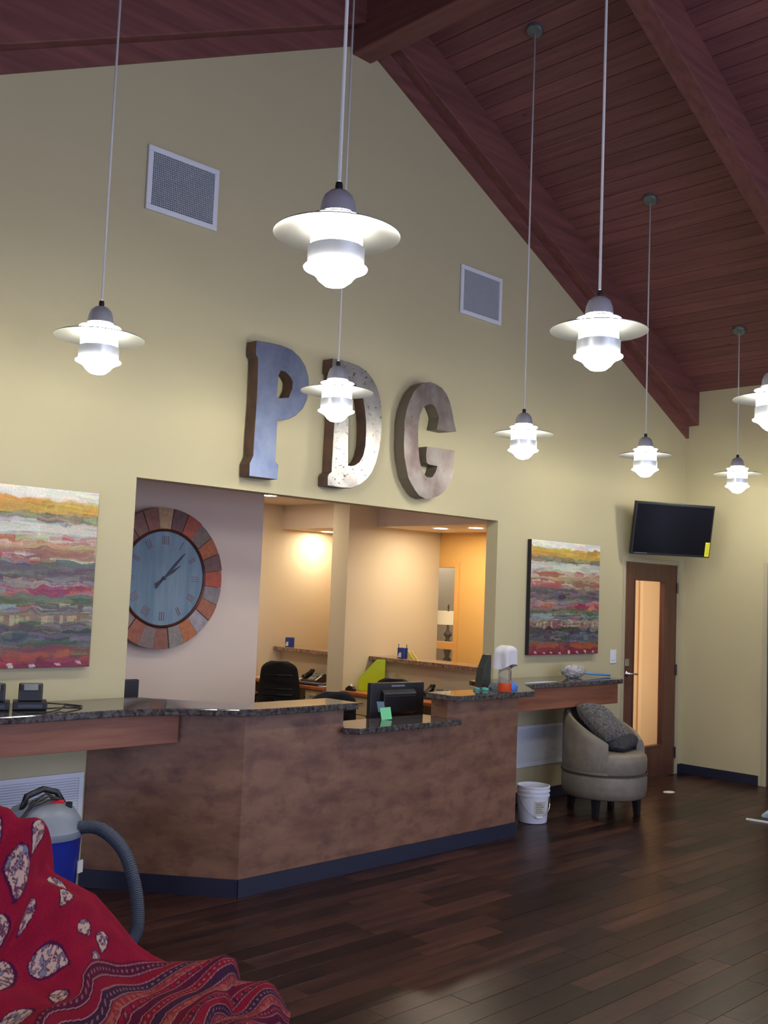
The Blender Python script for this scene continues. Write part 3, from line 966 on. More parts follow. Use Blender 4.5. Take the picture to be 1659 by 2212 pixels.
    W = (k[i0][:, j0] * (1 - fi) * (1 - fj) + k[i0 + 1][:, j0] * fi * (1 - fj) + k[i0][:, j0 + 1] * (1 - fi) * fj + k[i0 + 1][:, j0 + 1] * fi * fj)
    src = np.clip((np.arange(n)[:, None] + W * n * .008).round().astype(int), 0, n - 1)
    C = np.take_along_axis(C, src[..., None].repeat(3, -1), 0)
    g = C.mean(-1, keepdims=True)
    C = g + (C - g) * .86
    C *= (1 + .03 * r.normal(0, 1, (n, n, 1)))
    C += r.normal(0, 5, C.shape)
    return nlin(np.clip(C, 0, 255))


M_PAINT = attr_mat('brushed_oil_paint', .45, bump=.3, bscale=120)


def painting(x0, label, seed):
    w, h, z0, d = 1.058, .999, 1.2515, .042
    t = thing('canvas_painting', label, 'painting', (x0 + w / 2, 0, z0), group='striped abstract canvases')
    MB().box(-w / 2, w / 2, -d, -.002, 0, h).build('canvas_edge', M_BLACKFRAME, t)
    n = 260
    C = painting_colors(n, seed)
    u = np.linspace(0, 1, n)
    P = np.zeros((n, n, 3))
    P[..., 0] = (u[None, :] - .5) * w * .998
    P[..., 2] = (1 - u[:, None]) * h
    lum = C.mean(-1)
    P[..., 1] = -d - .0012 - .003 * (lum - lum.min()) / (lum.max() - lum.min())
    P[0, :, 1] = P[-1, :, 1] = P[:, 0, 1] = P[:, -1, 1] = -d - .0005
    grid_obj('painted_face', P, M_PAINT, t, C, smooth=False)
    return t


painting(-6.8416 - 1.058, 'striped abstract canvas cut by the left edge above the black devices', 3)
painting(-2.693, 'striped abstract canvas between the opening and the glazed door', 5)

# ---------------------------------------------------------------- wall clock
CK = (-5.578, 1.25, 1.783)
ck = thing('wall_clock', 'large round clock with patchwork wood rim and blue face', 'clock', CK)
RO, RI = .53, .365
segc = [(196, 160, 116), (118, 84, 80), (176, 84, 58), (128, 112, 100), (186, 104, 66), (120, 86, 82), (182, 84, 62), (140, 130, 132), (170, 104, 78), (168, 160, 164), (190, 116, 72), (146, 138, 130), (150, 96, 78), (140, 120, 112), (166, 98, 72), (150, 134, 120), (176, 110, 84), (188, 168, 140), (160, 92, 70), (130, 96, 84), (150, 86, 70), (124, 84, 76), (134, 90, 80), (146, 92, 78)]
n = len(segc)
for k in range(n):
    a0 = math.radians(90 + 8 - 360 * k / n) - math.radians(360 / n) * 0 + .004
    a1 = a0 - math.radians(360 / n) + .008
    pts = []
    ns = 4
    for j in range(ns + 1):
        a = a0 + (a1 - a0) * j / ns
        pts.append((RO * math.cos(a), RO * math.sin(a)))
    for j in range(ns, -1, -1):
        a = a0 + (a1 - a0) * j / ns
        pts.append((RI * math.cos(a), RI * math.sin(a)))
    c = segc[k]
    m = mat('clock_wood_%d_%d_%d' % c, rgb(*c), .55, col2=rgb(*[int(v * .86) for v in c]), scale=(30, 30, 30))
    MB().prism_y(pts, -.055 - .004 * (k % 3), -.02).build('rim_block', m, ck)
My = Matrix.Rotation(math.pi / 2, 3, 'X')
lathe_obj('back_plate', [(.0005, 0), (.50, 0), (.525, .004), (.525, .022), (.0005, .022)], M_DARK, ck, 64, M=My)
MB().box(-.12, .12, 0, .049, -.12, .12).build('wall_spacer', M_DARK, ck)
lathe_obj('inner_ring', [(.352, .05), (.352, .068), (.362, .076), (.372, .068), (.372, .05)], mat('dark_bronze_ring', rgb(74, 56, 56), .4, .6, col2=rgb(120, 70, 56), scale=(8, 8, 8)), ck, 72, M=My)
M_CFACE = mat('blue_washed_face', rgb(96, 122, 142), .55, col2=rgb(124, 146, 162), scale=(14, 14, 1.2), lo=.35, hi=.65)
lathe_obj('dial', [(.354, .024), (.354, .056), (.0005, .056)], M_CFACE, ck, 64, M=My)
M_NUM = mat('faded_rust_numeral', rgb(128, 96, 100), .6)
num = MB()
bars = {12: 4, 1: 1, 2: 2, 3: 3, 4: 3, 5: 2, 6: 3, 7: 4, 8: 4, 9: 2, 10: 2, 11: 3}
for hnum, nb in bars.items():
    a = math.radians(90 - 30 * hnum)
    dr = Vector((math.cos(a), 0, math.sin(a)))
    tn = Vector((-math.sin(a), 0, math.cos(a)))
    o = MB()
    for j in range(nb):
        off = (j - (nb - 1) / 2) * .017
        c = dr * .285 + tn * off + Vector((0, -.0575, 0))
        o.obox(c, dr, Vector((0, 1, 0)), tn, .066, .003, .006)
    o.build('numeral', M_NUM, ck)
for nm, ang, l0, l1, w in (('minute_hand', 42, -.10, .26, .011), ('hour_hand', 55, -.09, .17, .014)):
    a = math.radians(90 - ang)
    dr = Vector((math.cos(a), 0, math.sin(a)))
    tn = Vector((-math.sin(a), 0, math.cos(a)))
    y_ = -.066 if nm == 'minute_hand' else -.061
    vs = []
    for (s, ww) in ((l0, w * .9), (l0 * .5, w * .45), (.03, w * .5), (l1 * .5, w), (l1, .002)):
        for sg in (-1, 1):
            for yy in (y_ - .0015, y_ + .0015):
                vs.append(dr * s + tn * (sg * ww / 2 * 1.6) + Vector((0, yy, 0)))
    fs = []
    for i in range(4):
        b = i * 4
        fs += [(b, b + 2, b + 6, b + 4), (b + 1, b + 5, b + 7, b + 3), (b, b + 4, b + 5, b + 1), (b + 2, b + 3, b + 7, b + 6)]
    fs += [(0, 1, 3, 2), (16, 18, 19, 17)]
    MB().add(vs, fs).build(nm, mat('dark_clock_hand', rgb(44, 48, 62), .5), ck)
lathe_obj('hub', [(.014, .056), (.014, .070), (.0005, .072)], MATS['dark_clock_hand'], ck, 16, M=My)

# ---------------------------------------------------------------- television
TVC = Vector((-0.822, -0.34, 2.457))
tyw, tti = 0.461, 0.171
tn_ = Vector((-math.sin(tyw) * math.cos(tti), -math.cos(tyw) * math.cos(tti), -math.sin(tti)))
tr_ = Vector((math.cos(tyw), -math.sin(tyw), 0))
tu_ = tr_.cross(-tn_)
tv = thing('television', 'black flat television tilted down on a wall arm above the glazed door', 'television', (-0.822, -0.05, 2.2))
MB().obox(TVC - tn_ * .022, tr_, tu_, tn_, .886, .513, .042).build('body', M_DARK, tv, world=True, bevel=.004)
MB().obox(TVC + tn_ * .0005, tr_, tu_, tn_, .852, .468, .002).build('screen', mat('black_glass_screen', rgb(10, 11, 20), .16, spec=.28), tv, world=True)
MB().obox(TVC - tn_ * .055, tr_, tu_, tn_, .5, .3, .03).build('rear_housing', M_DARK, tv, world=True, bevel=.01)
MB().obox(TVC + tn_ * .001 - tu_ * .243 - tr_ * .34, tr_, tu_, tn_, .14, .006, .002).build('maker_mark', mat('grey_print', rgb(110, 116, 130), .5), tv, world=True)
stk = MB().obox(TVC + tn_ * .0028 + tr_ * .405 - tu_ * .175, tr_, tu_, tn_, .05, .14, .0016).build('yellow_label', mat('yellow_sticker', rgb(222, 216, 40), .5), tv, world=True)
for k in range(6):
    MB().obox(TVC + tn_ * .004 + tr_ * .405 - tu_ * (.125 + .018 * k), tr_, tu_, tn_, .034 - .006 * (k % 3), .004, .0006).build('printed_line', mat('olive_print', rgb(120, 116, 20), .6), stk, world=True)
bk = TVC - tn_ * .07
MB().tube([bk, Vector((bk.x + .05, -.12, bk.z + .02)), Vector((bk.x - .05, -.03, bk.z + .02))], .022, 8).build('mount_arm', M_DARK, tv, world=True)
MB().box(bk.x - .13, bk.x + .03, -.028, -.002, bk.z - .12, bk.z + .16).build('wall_plate', M_DARK, tv, world=True, bevel=.004)

# light switch
t = thing('light_switch', 'white rocker light switch left of the glazed door', 'switch', (-1.315, 0, 1.15))
MB().box(-1.368, -1.264, -.007, -.001, 1.152, 1.28).build('plate', M_WHITE, t, world=True, bevel=.003)
MB().box(-1.350, -1.322, -.012, -.006, 1.182, 1.25).build('rocker', M_WHITE, t, world=True, bevel=.002)
MB().box(-1.310, -1.282, -.012, -.006, 1.182, 1.25).build('rocker', M_WHITE, t, world=True, bevel=.002)

# ---------------------------------------------------------------- barrel armchair
M_TAUPE = mat('taupe_faux_leather', rgb(134, 125, 108), .48, col2=rgb(116, 107, 92), scale=(7, 7, 7), bump=.08, bscale=90)
M_LEG = mat('dark_chair_leg', rgb(26, 22, 24), .5)
ac = thing('barrel_armchair', 'rounded taupe barrel armchair under the right ledge', 'armchair', (-2.35, -.60, 0), 0)


def barrel_shell():
    # opening faces -y; wall wraps the back with arms sloping down to the front
    ns, R, T = 44, .345, .068
    A = math.radians(128)
    rows = []
    for i in range(ns + 1):
        th = -A + 2 * A * i / ns          # 0 = back (+y)
        k = abs(th) / A
        top = .845 - .255 * max(0.0, (k - .18) / .82) ** 1.25
        dx, dy = math.sin(th), math.cos(th)
        ro, ri = R, R - T
        prof = [(ro, .335), (ro + .004, .42), (ro + .004, top - .06), (ro - .008, top - .02), (ro - T * .30, top), (ro - T * .7, top), (ri + .008, top - .02), (ri, top - .06), (ri, .40), (ri, .335)]
        rows.append([(dx * r, dy * r, z) for r, z in prof])
    mb = MB()
    m = len(rows[0])
    vs = [p for r in rows for p in r]
    fs = []
    for i in range(ns):
        for j in range(m - 1):
            fs.append((i * m + j, i * m + j + 1, (i + 1) * m + j + 1, (i + 1) * m + j))
        fs.append((i * m + m - 1, i * m, (i + 1) * m, (i + 1) * m + m - 1))
    fs.append(tuple(range(m)))
    fs.append(tuple(ns * m + j for j in range(m - 1, -1, -1)))
    mb.add(vs, fs)
    return mb


o = barrel_shell().build('back_and_arms', M_TAUPE, ac)
smooth_by_angle(o, 50)
se = []
lathe_obj('seat_cushion', [(.0005, .342), (.338, .342), (.347, .36), (.350, .44), (.345, .475), (.325, .497), (.27, .508), (.0005, .516)], M_TAUPE, ac, 48, ang=60)
# cushion front only shows in the opening, the shell wraps its back
lathe_obj('swivel_base', [(.0005, .135), (.315, .135), (.338, .15), (.350, .20), (.352, .30), (.345, .325), (.335, .333), (.0005, .333)], M_TAUPE, ac, 48, ang=60)
lathe_obj('base_piping', [(.347, .326), (.356, .330), (.356, .337), (.347, .341)], mat('dark_piping', rgb(60, 54, 46), .6), ac, 48)
for a in (20, 110, 200, 290):
    x, y_ = .27 * math.cos(math.radians(a)), .27 * math.sin(math.radians(a))
    MB().add([(x - .028, y_ - .028, .136), (x + .028, y_ - .028, .136), (x + .028, y_ + .028, .136), (x - .028, y_ + .028, .136), (x * 1.03 - .02, y_ * 1.03 - .02, 0), (x * 1.03 + .02, y_ * 1.03 - .02, 0), (x * 1.03 + .02, y_ * 1.03 + .02, 0), (x * 1.03 - .02, y_ * 1.03 + .02, 0)],
             [(0, 1, 2, 3), (7, 6, 5, 4), (0, 4, 5, 1), (1, 5, 6, 2), (2, 6, 7, 3), (3, 7, 4, 0)]).build('leg', M_LEG, ac)


def pillow(name, label, loc, rot, size, m, parent=None, fur=0.0):
    n = 60
    u = np.linspace(-1, 1, n)
    U, V = np.meshgrid(u, u, indexing='ij')
    prof = (np.clip(1 - U ** 4, 0, 1) * np.clip(1 - V ** 4, 0, 1)) ** .5
    rr = np.random.default_rng(int(abs(loc[0]) * 100))
    pts = []
    for sgn in (1, -1):
        P = np.stack([U * size[0] / 2 * (1 - .06 * V ** 2), V * size[1] / 2 * (1 - .06 * U ** 2), sgn * prof * size[2] / 2], -1)
        if fur:
            nz = rr.normal(0, 1, (n, n))
            for _ in range(1):
                nz = (nz + np.roll(nz, 1, 1) * .8 + np.roll(nz, 1, 0) * .3) / 1.5
            P[..., 2] += sgn * nz * fur * (prof > .3)
            P[..., 0] += rr.normal(0, fur * .5, (n, n)) * (prof > .05)
        pts.append(P)
    A = pts[0]
    B = pts[1][::-1]
    P = np.concatenate([A, B], 0)
    Rm = np.array(rot.to_matrix())
    P = P @ Rm.T + np.array(loc)
    o = grid_obj(name, P, m, None)
    return o


from mathutils import Euler
M_FUR = mat('grey_shag_fur', rgb(92, 86, 80), .9, col2=rgb(54, 52, 52), scale=(26, 60, 40), lo=.35, hi=.65, sheen=.4)
t = pillow('fur_pillow', '', (-2.325, -.565, .715), Euler((math.radians(40), math.radians(6), math.radians(6))), (.47, .40, .14), M_FUR, fur=.006)
tag(t, 'shaggy grey pillow leaning against the armchair back', 'pillow')
t = pillow('fur_throw', '', (-2.27, -.66, .575), Euler((math.radians(6), math.radians(-4), math.radians(12))), (.44, .30, .11), mat('dark_grey_fur', rgb(66, 66, 72), .9, col2=rgb(40, 40, 46), scale=(24, 50, 40)), fur=.005)
tag(t, 'dark grey folded fur throw on the armchair seat', 'throw')

# ---------------------------------------------------------------- paint bucket
M_PAIL = mat('white_pail_plastic', rgb(222, 225, 232), .4)
t = thing('plastic_bucket', 'white plastic pail with paper label beside the desk end', 'bucket', (-3.19, -.50, 0))
lathe_obj('body', [(.0005, .003), (.108, .003), (.112, .012), (.122, .20), (.122, .205), (.130, .207), (.130, .217), (.123, .219), (.124, .238), (.132, .240), (.132, .251), (.125, .253), (.126, .268), (.131, .270), (.131, .282), (.122, .284), (.121, .27), (.106, .02), (.0005, .014)], M_PAIL, t, 40)
lb = MB()
ns = 10
for i in range(ns + 1):
    a = math.radians(222 + 46 * i / ns)
    for z in (.065, .175):
        r = .1125 + (z - .012) / .188 * .01 + .0012
        lb.v.append((r * math.cos(a), r * math.sin(a), z))
for i in range(ns):
    lb.f.append((2 * i, 2 * i + 2, 2 * i + 3, 2 * i + 1))
lab = lb.build('paper_label', mat('cream_label', rgb(196, 192, 176), .7), t, smooth=True)
for k in range(6):
    lb = MB()
    z = .085 + .014 * k
    r = .1125 + (z - .012) / .188 * .01 + .0018
    for i in range(7):
        a = math.radians(228 + (34 - 5 * (k % 3)) * i / 6)
        lb.v += [(r * math.cos(a), r * math.sin(a), z), (r * math.cos(a), r * math.sin(a), z + .006)]
    for i in range(6):
        lb.f.append((2 * i, 2 * i + 2, 2 * i + 3, 2 * i + 1))
    lb.build('printed_line', mat('grey_label_print', rgb(120, 118, 112), .7), lab)
pts = []
for i in range(17):
    a = math.radians(150 + 180 * i / 16)
    pts.append((.132 * math.cos(a), .132 * math.sin(a) * 1.0, .225 - .17 * math.sin(math.pi * i / 16)))
MB().tube(pts, .0022, 6).build('wire_handle', M_CHROME, t)
MB().tube(pts[7:10], .008, 8).build('grip', M_PAIL, t)

# ---------------------------------------------------------------- monitor and small things on the counter
mo = thing('computer_monitor', 'black computer monitor seen from behind in front of the opening', 'monitor', (-4.46, -.20, .76))
R = Matrix.Rotation(math.radians(-8), 4, 'Z')
def put(mb):
    return mb.xf(Matrix.Translation((-4.46, -.20, .76)) @ R)
put(MB().box(-.245, .245, -.015, .03, .06, .335)).build('screen_shell', M_DARK, mo, world=True, bevel=.008)
put(MB().prism_x([(-.015, .10), (-.05, .13), (-.05, .26), (-.015, .29)], -.15, .15)).build('rear_housing', M_DARK, mo, world=True, bevel=.006)
put(MB().box(-.14, .14, -.0525, -.049, .27 - .03, .274 - .03)).build('vent_slot', mat('slate_plastic', rgb(50, 56, 70), .4), mo, world=True)
put(MB().box(-.06, .06, -.0178, -.0150, .306, .318)).build('maker_mark', MATS['grey_print'], mo, world=True)
put(MB().box(-.035, .035, -.01, .02, .012, .10)).build('neck', M_DARK, mo, world=True)
put(MB().lathe([(.0005, .002), (.11, .002), (.115, .006), (.10, .014), (.0005, .018)], 28)).build('foot', M_DARK, mo, world=True, smooth=True)
# sticky note standing on the low counter
t = thing('sticky_note', 'green sticky note on the low counter by the monitor', 'note', (-4.965, -.60, .902))
MB().obox((-4.965, -.60, .943), (math.cos(.5), -math.sin(.5), 0.10), (0.0, .25, .97), (.45, .85, -.2), .072, .08, .0015).build('sheet', mat('mint_note_paper', rgb(120, 210, 150), .7), t, world=True)
MB().obox((-4.985, -.572, .985), (math.cos(.5), -math.sin(.5), 0.0), (0.0, .3, .95), (.45, .85, -.2), .05, .07, .001).build('upper_sheet', mat('slate_clear_sheet', rgb(92, 110, 124), .2), t, world=True)

M_TEAL = mat('teal_plastic', rgb(84, 168, 160), .4)
for k, (x, y_) in enumerate(((-4.055, -.615), (-3.985, -.635))):
    t = thing('bottle_cap', ['darker teal cap on the right counter, left of two', 'pale teal cap on the right counter, right of two'][k], 'cap', (x, y_, 1.06), group='teal caps on the counter')
    lathe_obj('shell', [(.0005, .018), (.022, .018), (.026, .014), (.027, .001), (.0005, .001)], [mat('dark_teal_plastic', rgb(50, 110, 116), .4), M_TEAL][k], t, 20)
    lathe_obj('rim', [(.027, .001), (.030, .0015), (.030, .004), (.027, .005)], M_TEAL, t, 20)
t = thing('document_stand', 'dark upright file stand on the right counter behind the caps', 'stand', (-3.78, -.42, 1.06))
MB().prism_y([(-3.83, 1.062), (-3.72, 1.062), (-3.72, 1.30), (-3.745, 1.30), (-3.80, 1.20)], -.47, -.40).build('side', mat('charcoal_green_plastic', rgb(52, 56, 50), .5), t, world=True, bevel=.003)
MB().box(-3.715, -3.58, -.47, -.40, 1.0615, 1.066).build('sheet', M_PAPER, t, world=True)

# spray bottle with a rag over its head
t = thing('spray_bottle', 'clear spray bottle with orange liquid and a white rag over its head', 'bottle', (-3.955, -.79, 1.06))
M_CLEAR = mat('clear_plastic', rgb(228, 228, 226), .12, trans=.9, ior=1.1)
lathe_obj('bottle', [(.0005, .002), (.046, .002), (.050, .010), (.049, .07), (.045, .12), (.048, .135), (.042, .17), (.020, .195), (.016, .215), (.0005, .215)], M_CLEAR, t, 28)
lathe_obj('liquid', [(.0005, .0025), (.0465, .0035), (.0508, .010), (.0498, .068), (.0005, .070)], mat('orange_cleaner', rgb(216, 84, 44), .2), t, 28)
MB().box(-.012, .012, -.018, .018, .205, .245).build('pump', mat('amber_nozzle', rgb(206, 140, 70), .5), t)
MB().tube([(-.02, -.02, .24), (-.055, -.055, .235)], .011, 8).build('nozzle', MATS['amber_nozzle'], t)
n = 40
th = np.linspace(0, 2 * np.pi, n)
zz = np.linspace(0, 1, 22)
TH, ZZ = np.meshgrid(th, zz, indexing='ij')
rad = .076 * np.sin(np.clip(ZZ * 2.6, 0, np.pi / 2)) + .012 * ZZ * np.sin(TH * 5 + 1) + .01 * ZZ * np.sin(TH * 3)
P = np.stack([rad * np.cos(TH), rad * np.sin(TH), .335 - .150 * ZZ ** 2.2 - .02 * ZZ * np.cos(TH * 2)], -1)
grid_obj('rag', P, mat('white_rag_cloth', rgb(210, 208, 210), .9), t)

# blue rubber glove heap + grey rag beside bottle
def lump(name, label, cat, loc, size, m, seed, k=3.0):
    n, q = 40, 22
    r = np.random.default_rng(seed)
    th = np.linspace(0, 2 * np.pi, n)
    ph = np.linspace(0, np.pi / 2, q)
    TH, PH = np.meshgrid(th, ph, indexing='ij')
    a = r.uniform(0, 6, 6)
    d = 1 + .16 * np.sin(TH * 2 + a[0]) + .10 * np.sin(TH * 3 + a[1] + PH * 3) + .07 * np.sin(TH * 5 + a[2] - PH * 4)
    P = np.stack([np.cos(TH) * np.sin(PH) * d * size[0], np.sin(TH) * np.sin(PH) * d * size[1], np.cos(PH) ** .8 * size[2] * (1 + .2 * np.sin(TH * 2 + a[3]) * np.sin(PH))], -1)
    P[:, -1, 2] = 0
    P[-1] = P[0]
    o = grid_obj(name, P + np.array(loc), m)
    return tag(o, label, cat)


lump('blue_cloth', 'crumpled blue cloth behind the spray bottle', 'cloth', (-3.73, -.66, 1.0605), (.075, .06, .065), mat('blue_cloth', rgb(64, 116, 200), .7), 4)
lump('grey_cloth', 'crumpled slate grey cloth left of the spray bottle', 'cloth', (-3.83, -.60, 1.0605), (.05, .05, .045), mat('slate_cloth', rgb(92, 104, 112), .8), 9)
t = thing('feather_duster', 'fluffy grey duster with a blue handle on the right ledge', 'duster', (-2.2, -.25, 1.06))
n = 48
th = np.linspace(0, 2 * np.pi, n)
ph = np.linspace(.02, np.pi - .02, 36)
TH, PH = np.meshgrid(th, ph, indexing='ij')
rr = np.random.default_rng(3).normal(1, .10, TH.shape)
rr[-1] = rr[0]
P = np.stack([np.cos(PH) * .15 * rr, np.sin(PH) * np.cos(TH) * .06 * rr, np.sin(PH) * np.sin(TH) * .055 * rr + .058], -1)
P[..., 2] = np.maximum(P[..., 2], .001)
o = grid_obj('fluffy_head', P + np.array((-.05, 0.05, 0)), mat('grey_duster_fibre', rgb(196, 190, 188), .95, col2=rgb(160, 154, 152), scale=(30, 30, 30)), t)
MB().tube([(.08, .05, .04), (.20, .03, .03), (.42, -.02, .014)], .011, 10).build('handle', mat('light_blue_plastic', rgb(96, 150, 206), .4), t, smooth=True)
o = tag(MB().tube([(-3.24, -.435, 1.068), (-3.0, -.44, 1.067), (-2.82, -.43, 1.066)], [.004, .008, .003], 6).build('plastic_strip', mat('pale_strip', rgb(186, 194, 204), .3)), 'thin pale plastic strip along the right ledge edge', 'strip')

# ---------------------------------------------------------------- work station clutter
def desk_phone(loc, rz, label):
    t = thing('desk_phone', label, 'phone', loc, rz, 'grey desk phones')
    MB().prism_x([(-.10, .002), (.10, .002), (.10, .075), (.08, .085), (-.10, .022)], -.10, .10).build('base', mat('charcoal_phone', rgb(58, 60, 68), .45), t, bevel=.004)
    MB().prism_x([(-.085, .04), (.085, .094), (.095, .125), (.075, .128), (.05, .108), (-.05, .075), (-.075, .078), (-.095, .06)], -.098, -.045).build('handset', M_DARK, t, bevel=.008)
    sl = math.atan2(.063, .18)
    c, s = math.cos(sl), math.sin(sl)
    def on(x, q, h, w, d):
        return MB().obox((x, -.10 + q * c - h * s / 2, .022 + q * s + h * c / 2), (1, 0, 0), (0, c, s), (0, -s, c), w, d, h)
    on(.03, .145, .012, .11, .05).build('display_bezel', mat('silver_phone_trim', rgb(186, 188, 186), .4), t)
    on(.03, .147, .016, .075, .03).build('display', mat('green_grey_display', rgb(110, 120, 104), .3), t)
    for i in range(3):
        for j in range(4):
            on(-.01 + .026 * i, .025 + .022 * j, .006, .018, .014).build('key', MATS['silver_phone_trim'], t)
    on(.085, .07, .004, .022, .12).build('side_strip', M_PAPER, t)
    return t


desk_phone((-2.60, 1.10, .76), math.radians(-75), 'grey desk phone on the right work station, beside papers')
desk_phone((-2.55, 2.90, .76), math.radians(-75), 'grey desk phone on the far work station, right of the office chair')


def paper(name, loc, w, d, rz, label, m=None, h=.002):
    o = MB().box(-w / 2, w / 2, -d / 2, d / 2, 0, h).build(name, m or M_PAPER)
    o.location = loc
    o.rotation_euler = (0, 0, rz)
    return tag(o, label, 'paper', 'loose papers on the desks')


paper('paper_sheet', (-2.62, .76, .7605), .22, .30, .3, 'white sheets right of the phone on the right work station', h=.012)
paper('paper_sheet', (-2.60, 3.22, .7605), .20, .26, .3, 'white sheets behind the office chair on the far desk', h=.010)
paper('paper_sheet', (-2.78, 3.38, .7605), .20, .20, -.2, 'white sheets at the left end of the far desk', h=.014)
paper('paper_sheet', (-2.55, 3.56, .7605), .2, .12, .1, 'white card stack against the far wall of the far desk', h=.05)
kb = thing('keyboard', 'dark keyboard on the far desk in front of the phone', 'keyboard', (-2.80, 2.64, .76), math.radians(-80))
MB().box(-.21, .21, -.07, .07, .002, .018).build('tray', M_DARK, kb, bevel=.004)
for r_ in range(4):
    MB().box(-.195, .195, -.058 + .03 * r_, -.035 + .03 * r_, .018, .024).build('key_row', mat('charcoal_keys', rgb(66, 62, 62), .5), kb, bevel=.002)
t = thing('folder', 'small blue folder on the far desk beside the partition', 'folder', (-2.80, 2.42, .76))
MB().box(-.07, .07, -.05, .05, .001, .006).build('cover', mat('blue_card', rgb(70, 90, 190), .5), t)
MB().box(-.065, .072, -.046, .046, .006, .009).build('sheet', M_PAPER, t)

M_BLUEBOX = mat('royal_blue_card', rgb(38, 70, 170), .5)
for k, (x, y_, lab) in enumerate(((-2.40, 3.50, 'blue boxed card holder on the granite cap of the far work station'), (-2.40, 1.74, 'blue boxed card holder with pens on the granite cap near the lime holder'))):
    t = thing('card_holder', lab, 'holder', (x, y_, 1.09), group='blue card holders')
    MB().box(-.03, .03, -.045, .045, .001, .105).build('box', M_BLUEBOX, t, bevel=.003)
    MB().prism_x([(-.01, .01), (.04, .01), (.02, .055), (-.01, .06)], -.0315, -.030).build('white_panel', M_PAPER, t)
    if k:
        for q in (-.05, .052):
            MB().tube([(.0, q, .001), (.0, q * 1.1, .14)], .004, 6).build('pen', M_DARK, t)
t = thing('sign_tent', 'small yellow folded card beside the blue card holder', 'sign', (-2.40, 1.60, 1.09))
MB().prism_x([(-.05, .0), (.04, .0), (.035, .006), (.045, .085), (.038, .085)], -.03, -.025).build('front_leaf', mat('pale_yellow_card', rgb(232, 222, 120), .6), t)
MB().prism_x([(-.05, .0), (.04, .0), (.045, .085)], .02, .025).build('rear_leaf', MATS['pale_yellow_card'], t)
# lime magazine holder
M_LIME = mat('lime_acrylic', rgb(206, 232, 24), .25)
t = thing('magazine_holder', 'translucent lime green magazine holder on the desk by the partition', 'file holder', (-2.64, 1.92, .76), math.radians(222))
side = [(-.13, 0), (.13, 0), (.13, .31), (.04, .31), (-.13, .12)]
for x in (-.05, .047):
    MB().prism_x(side, x, x + .003).build('side_wall', M_LIME, t)
MB().box(-.05, .05, .127, .13, 0, .31).build('back_wall', M_LIME, t)
MB().box(-.05, .05, -.13, -.127, 0, .12).build('front_wall', M_LIME, t)
MB().box(-.05, .05, -.13, .13, 0, .003).build('floor_panel', M_LIME, t)
t = thing('tape_dispenser', 'small black dispenser at the end of the right work station desk', 'dispenser', (-2.83, 2.02, .76))
MB().prism_x([(-.06, 0), (.06, 0), (.05, .025), (.01, .05), (-.03, .045), (-.06, .02)], -.02, .02).build('body', M_DARK, t, bevel=.003)
MB().lathe([(.022, -.008), (.022, .008)], 16, (0, .0, .04), True, True, Matrix.Rotation(math.pi / 2, 3, 'Y')).build('tape_roll', M_PAPER, t)
t = thing('cup', 'small dark mug behind the monitor beside the lime holder', 'cup', (-2.74, 1.62, .76))
lathe_obj('body', [(.0005, .002), (.032, .002), (.035, .09), (.031, .09), (.028, .008), (.0005, .008)], M_DARK, t, 20)
for q in (-.01, .012):
    MB().tube([(q, 0, .01), (q * 2.5, q, .16)], .004, 6).build('pen', M_CHROME, t)


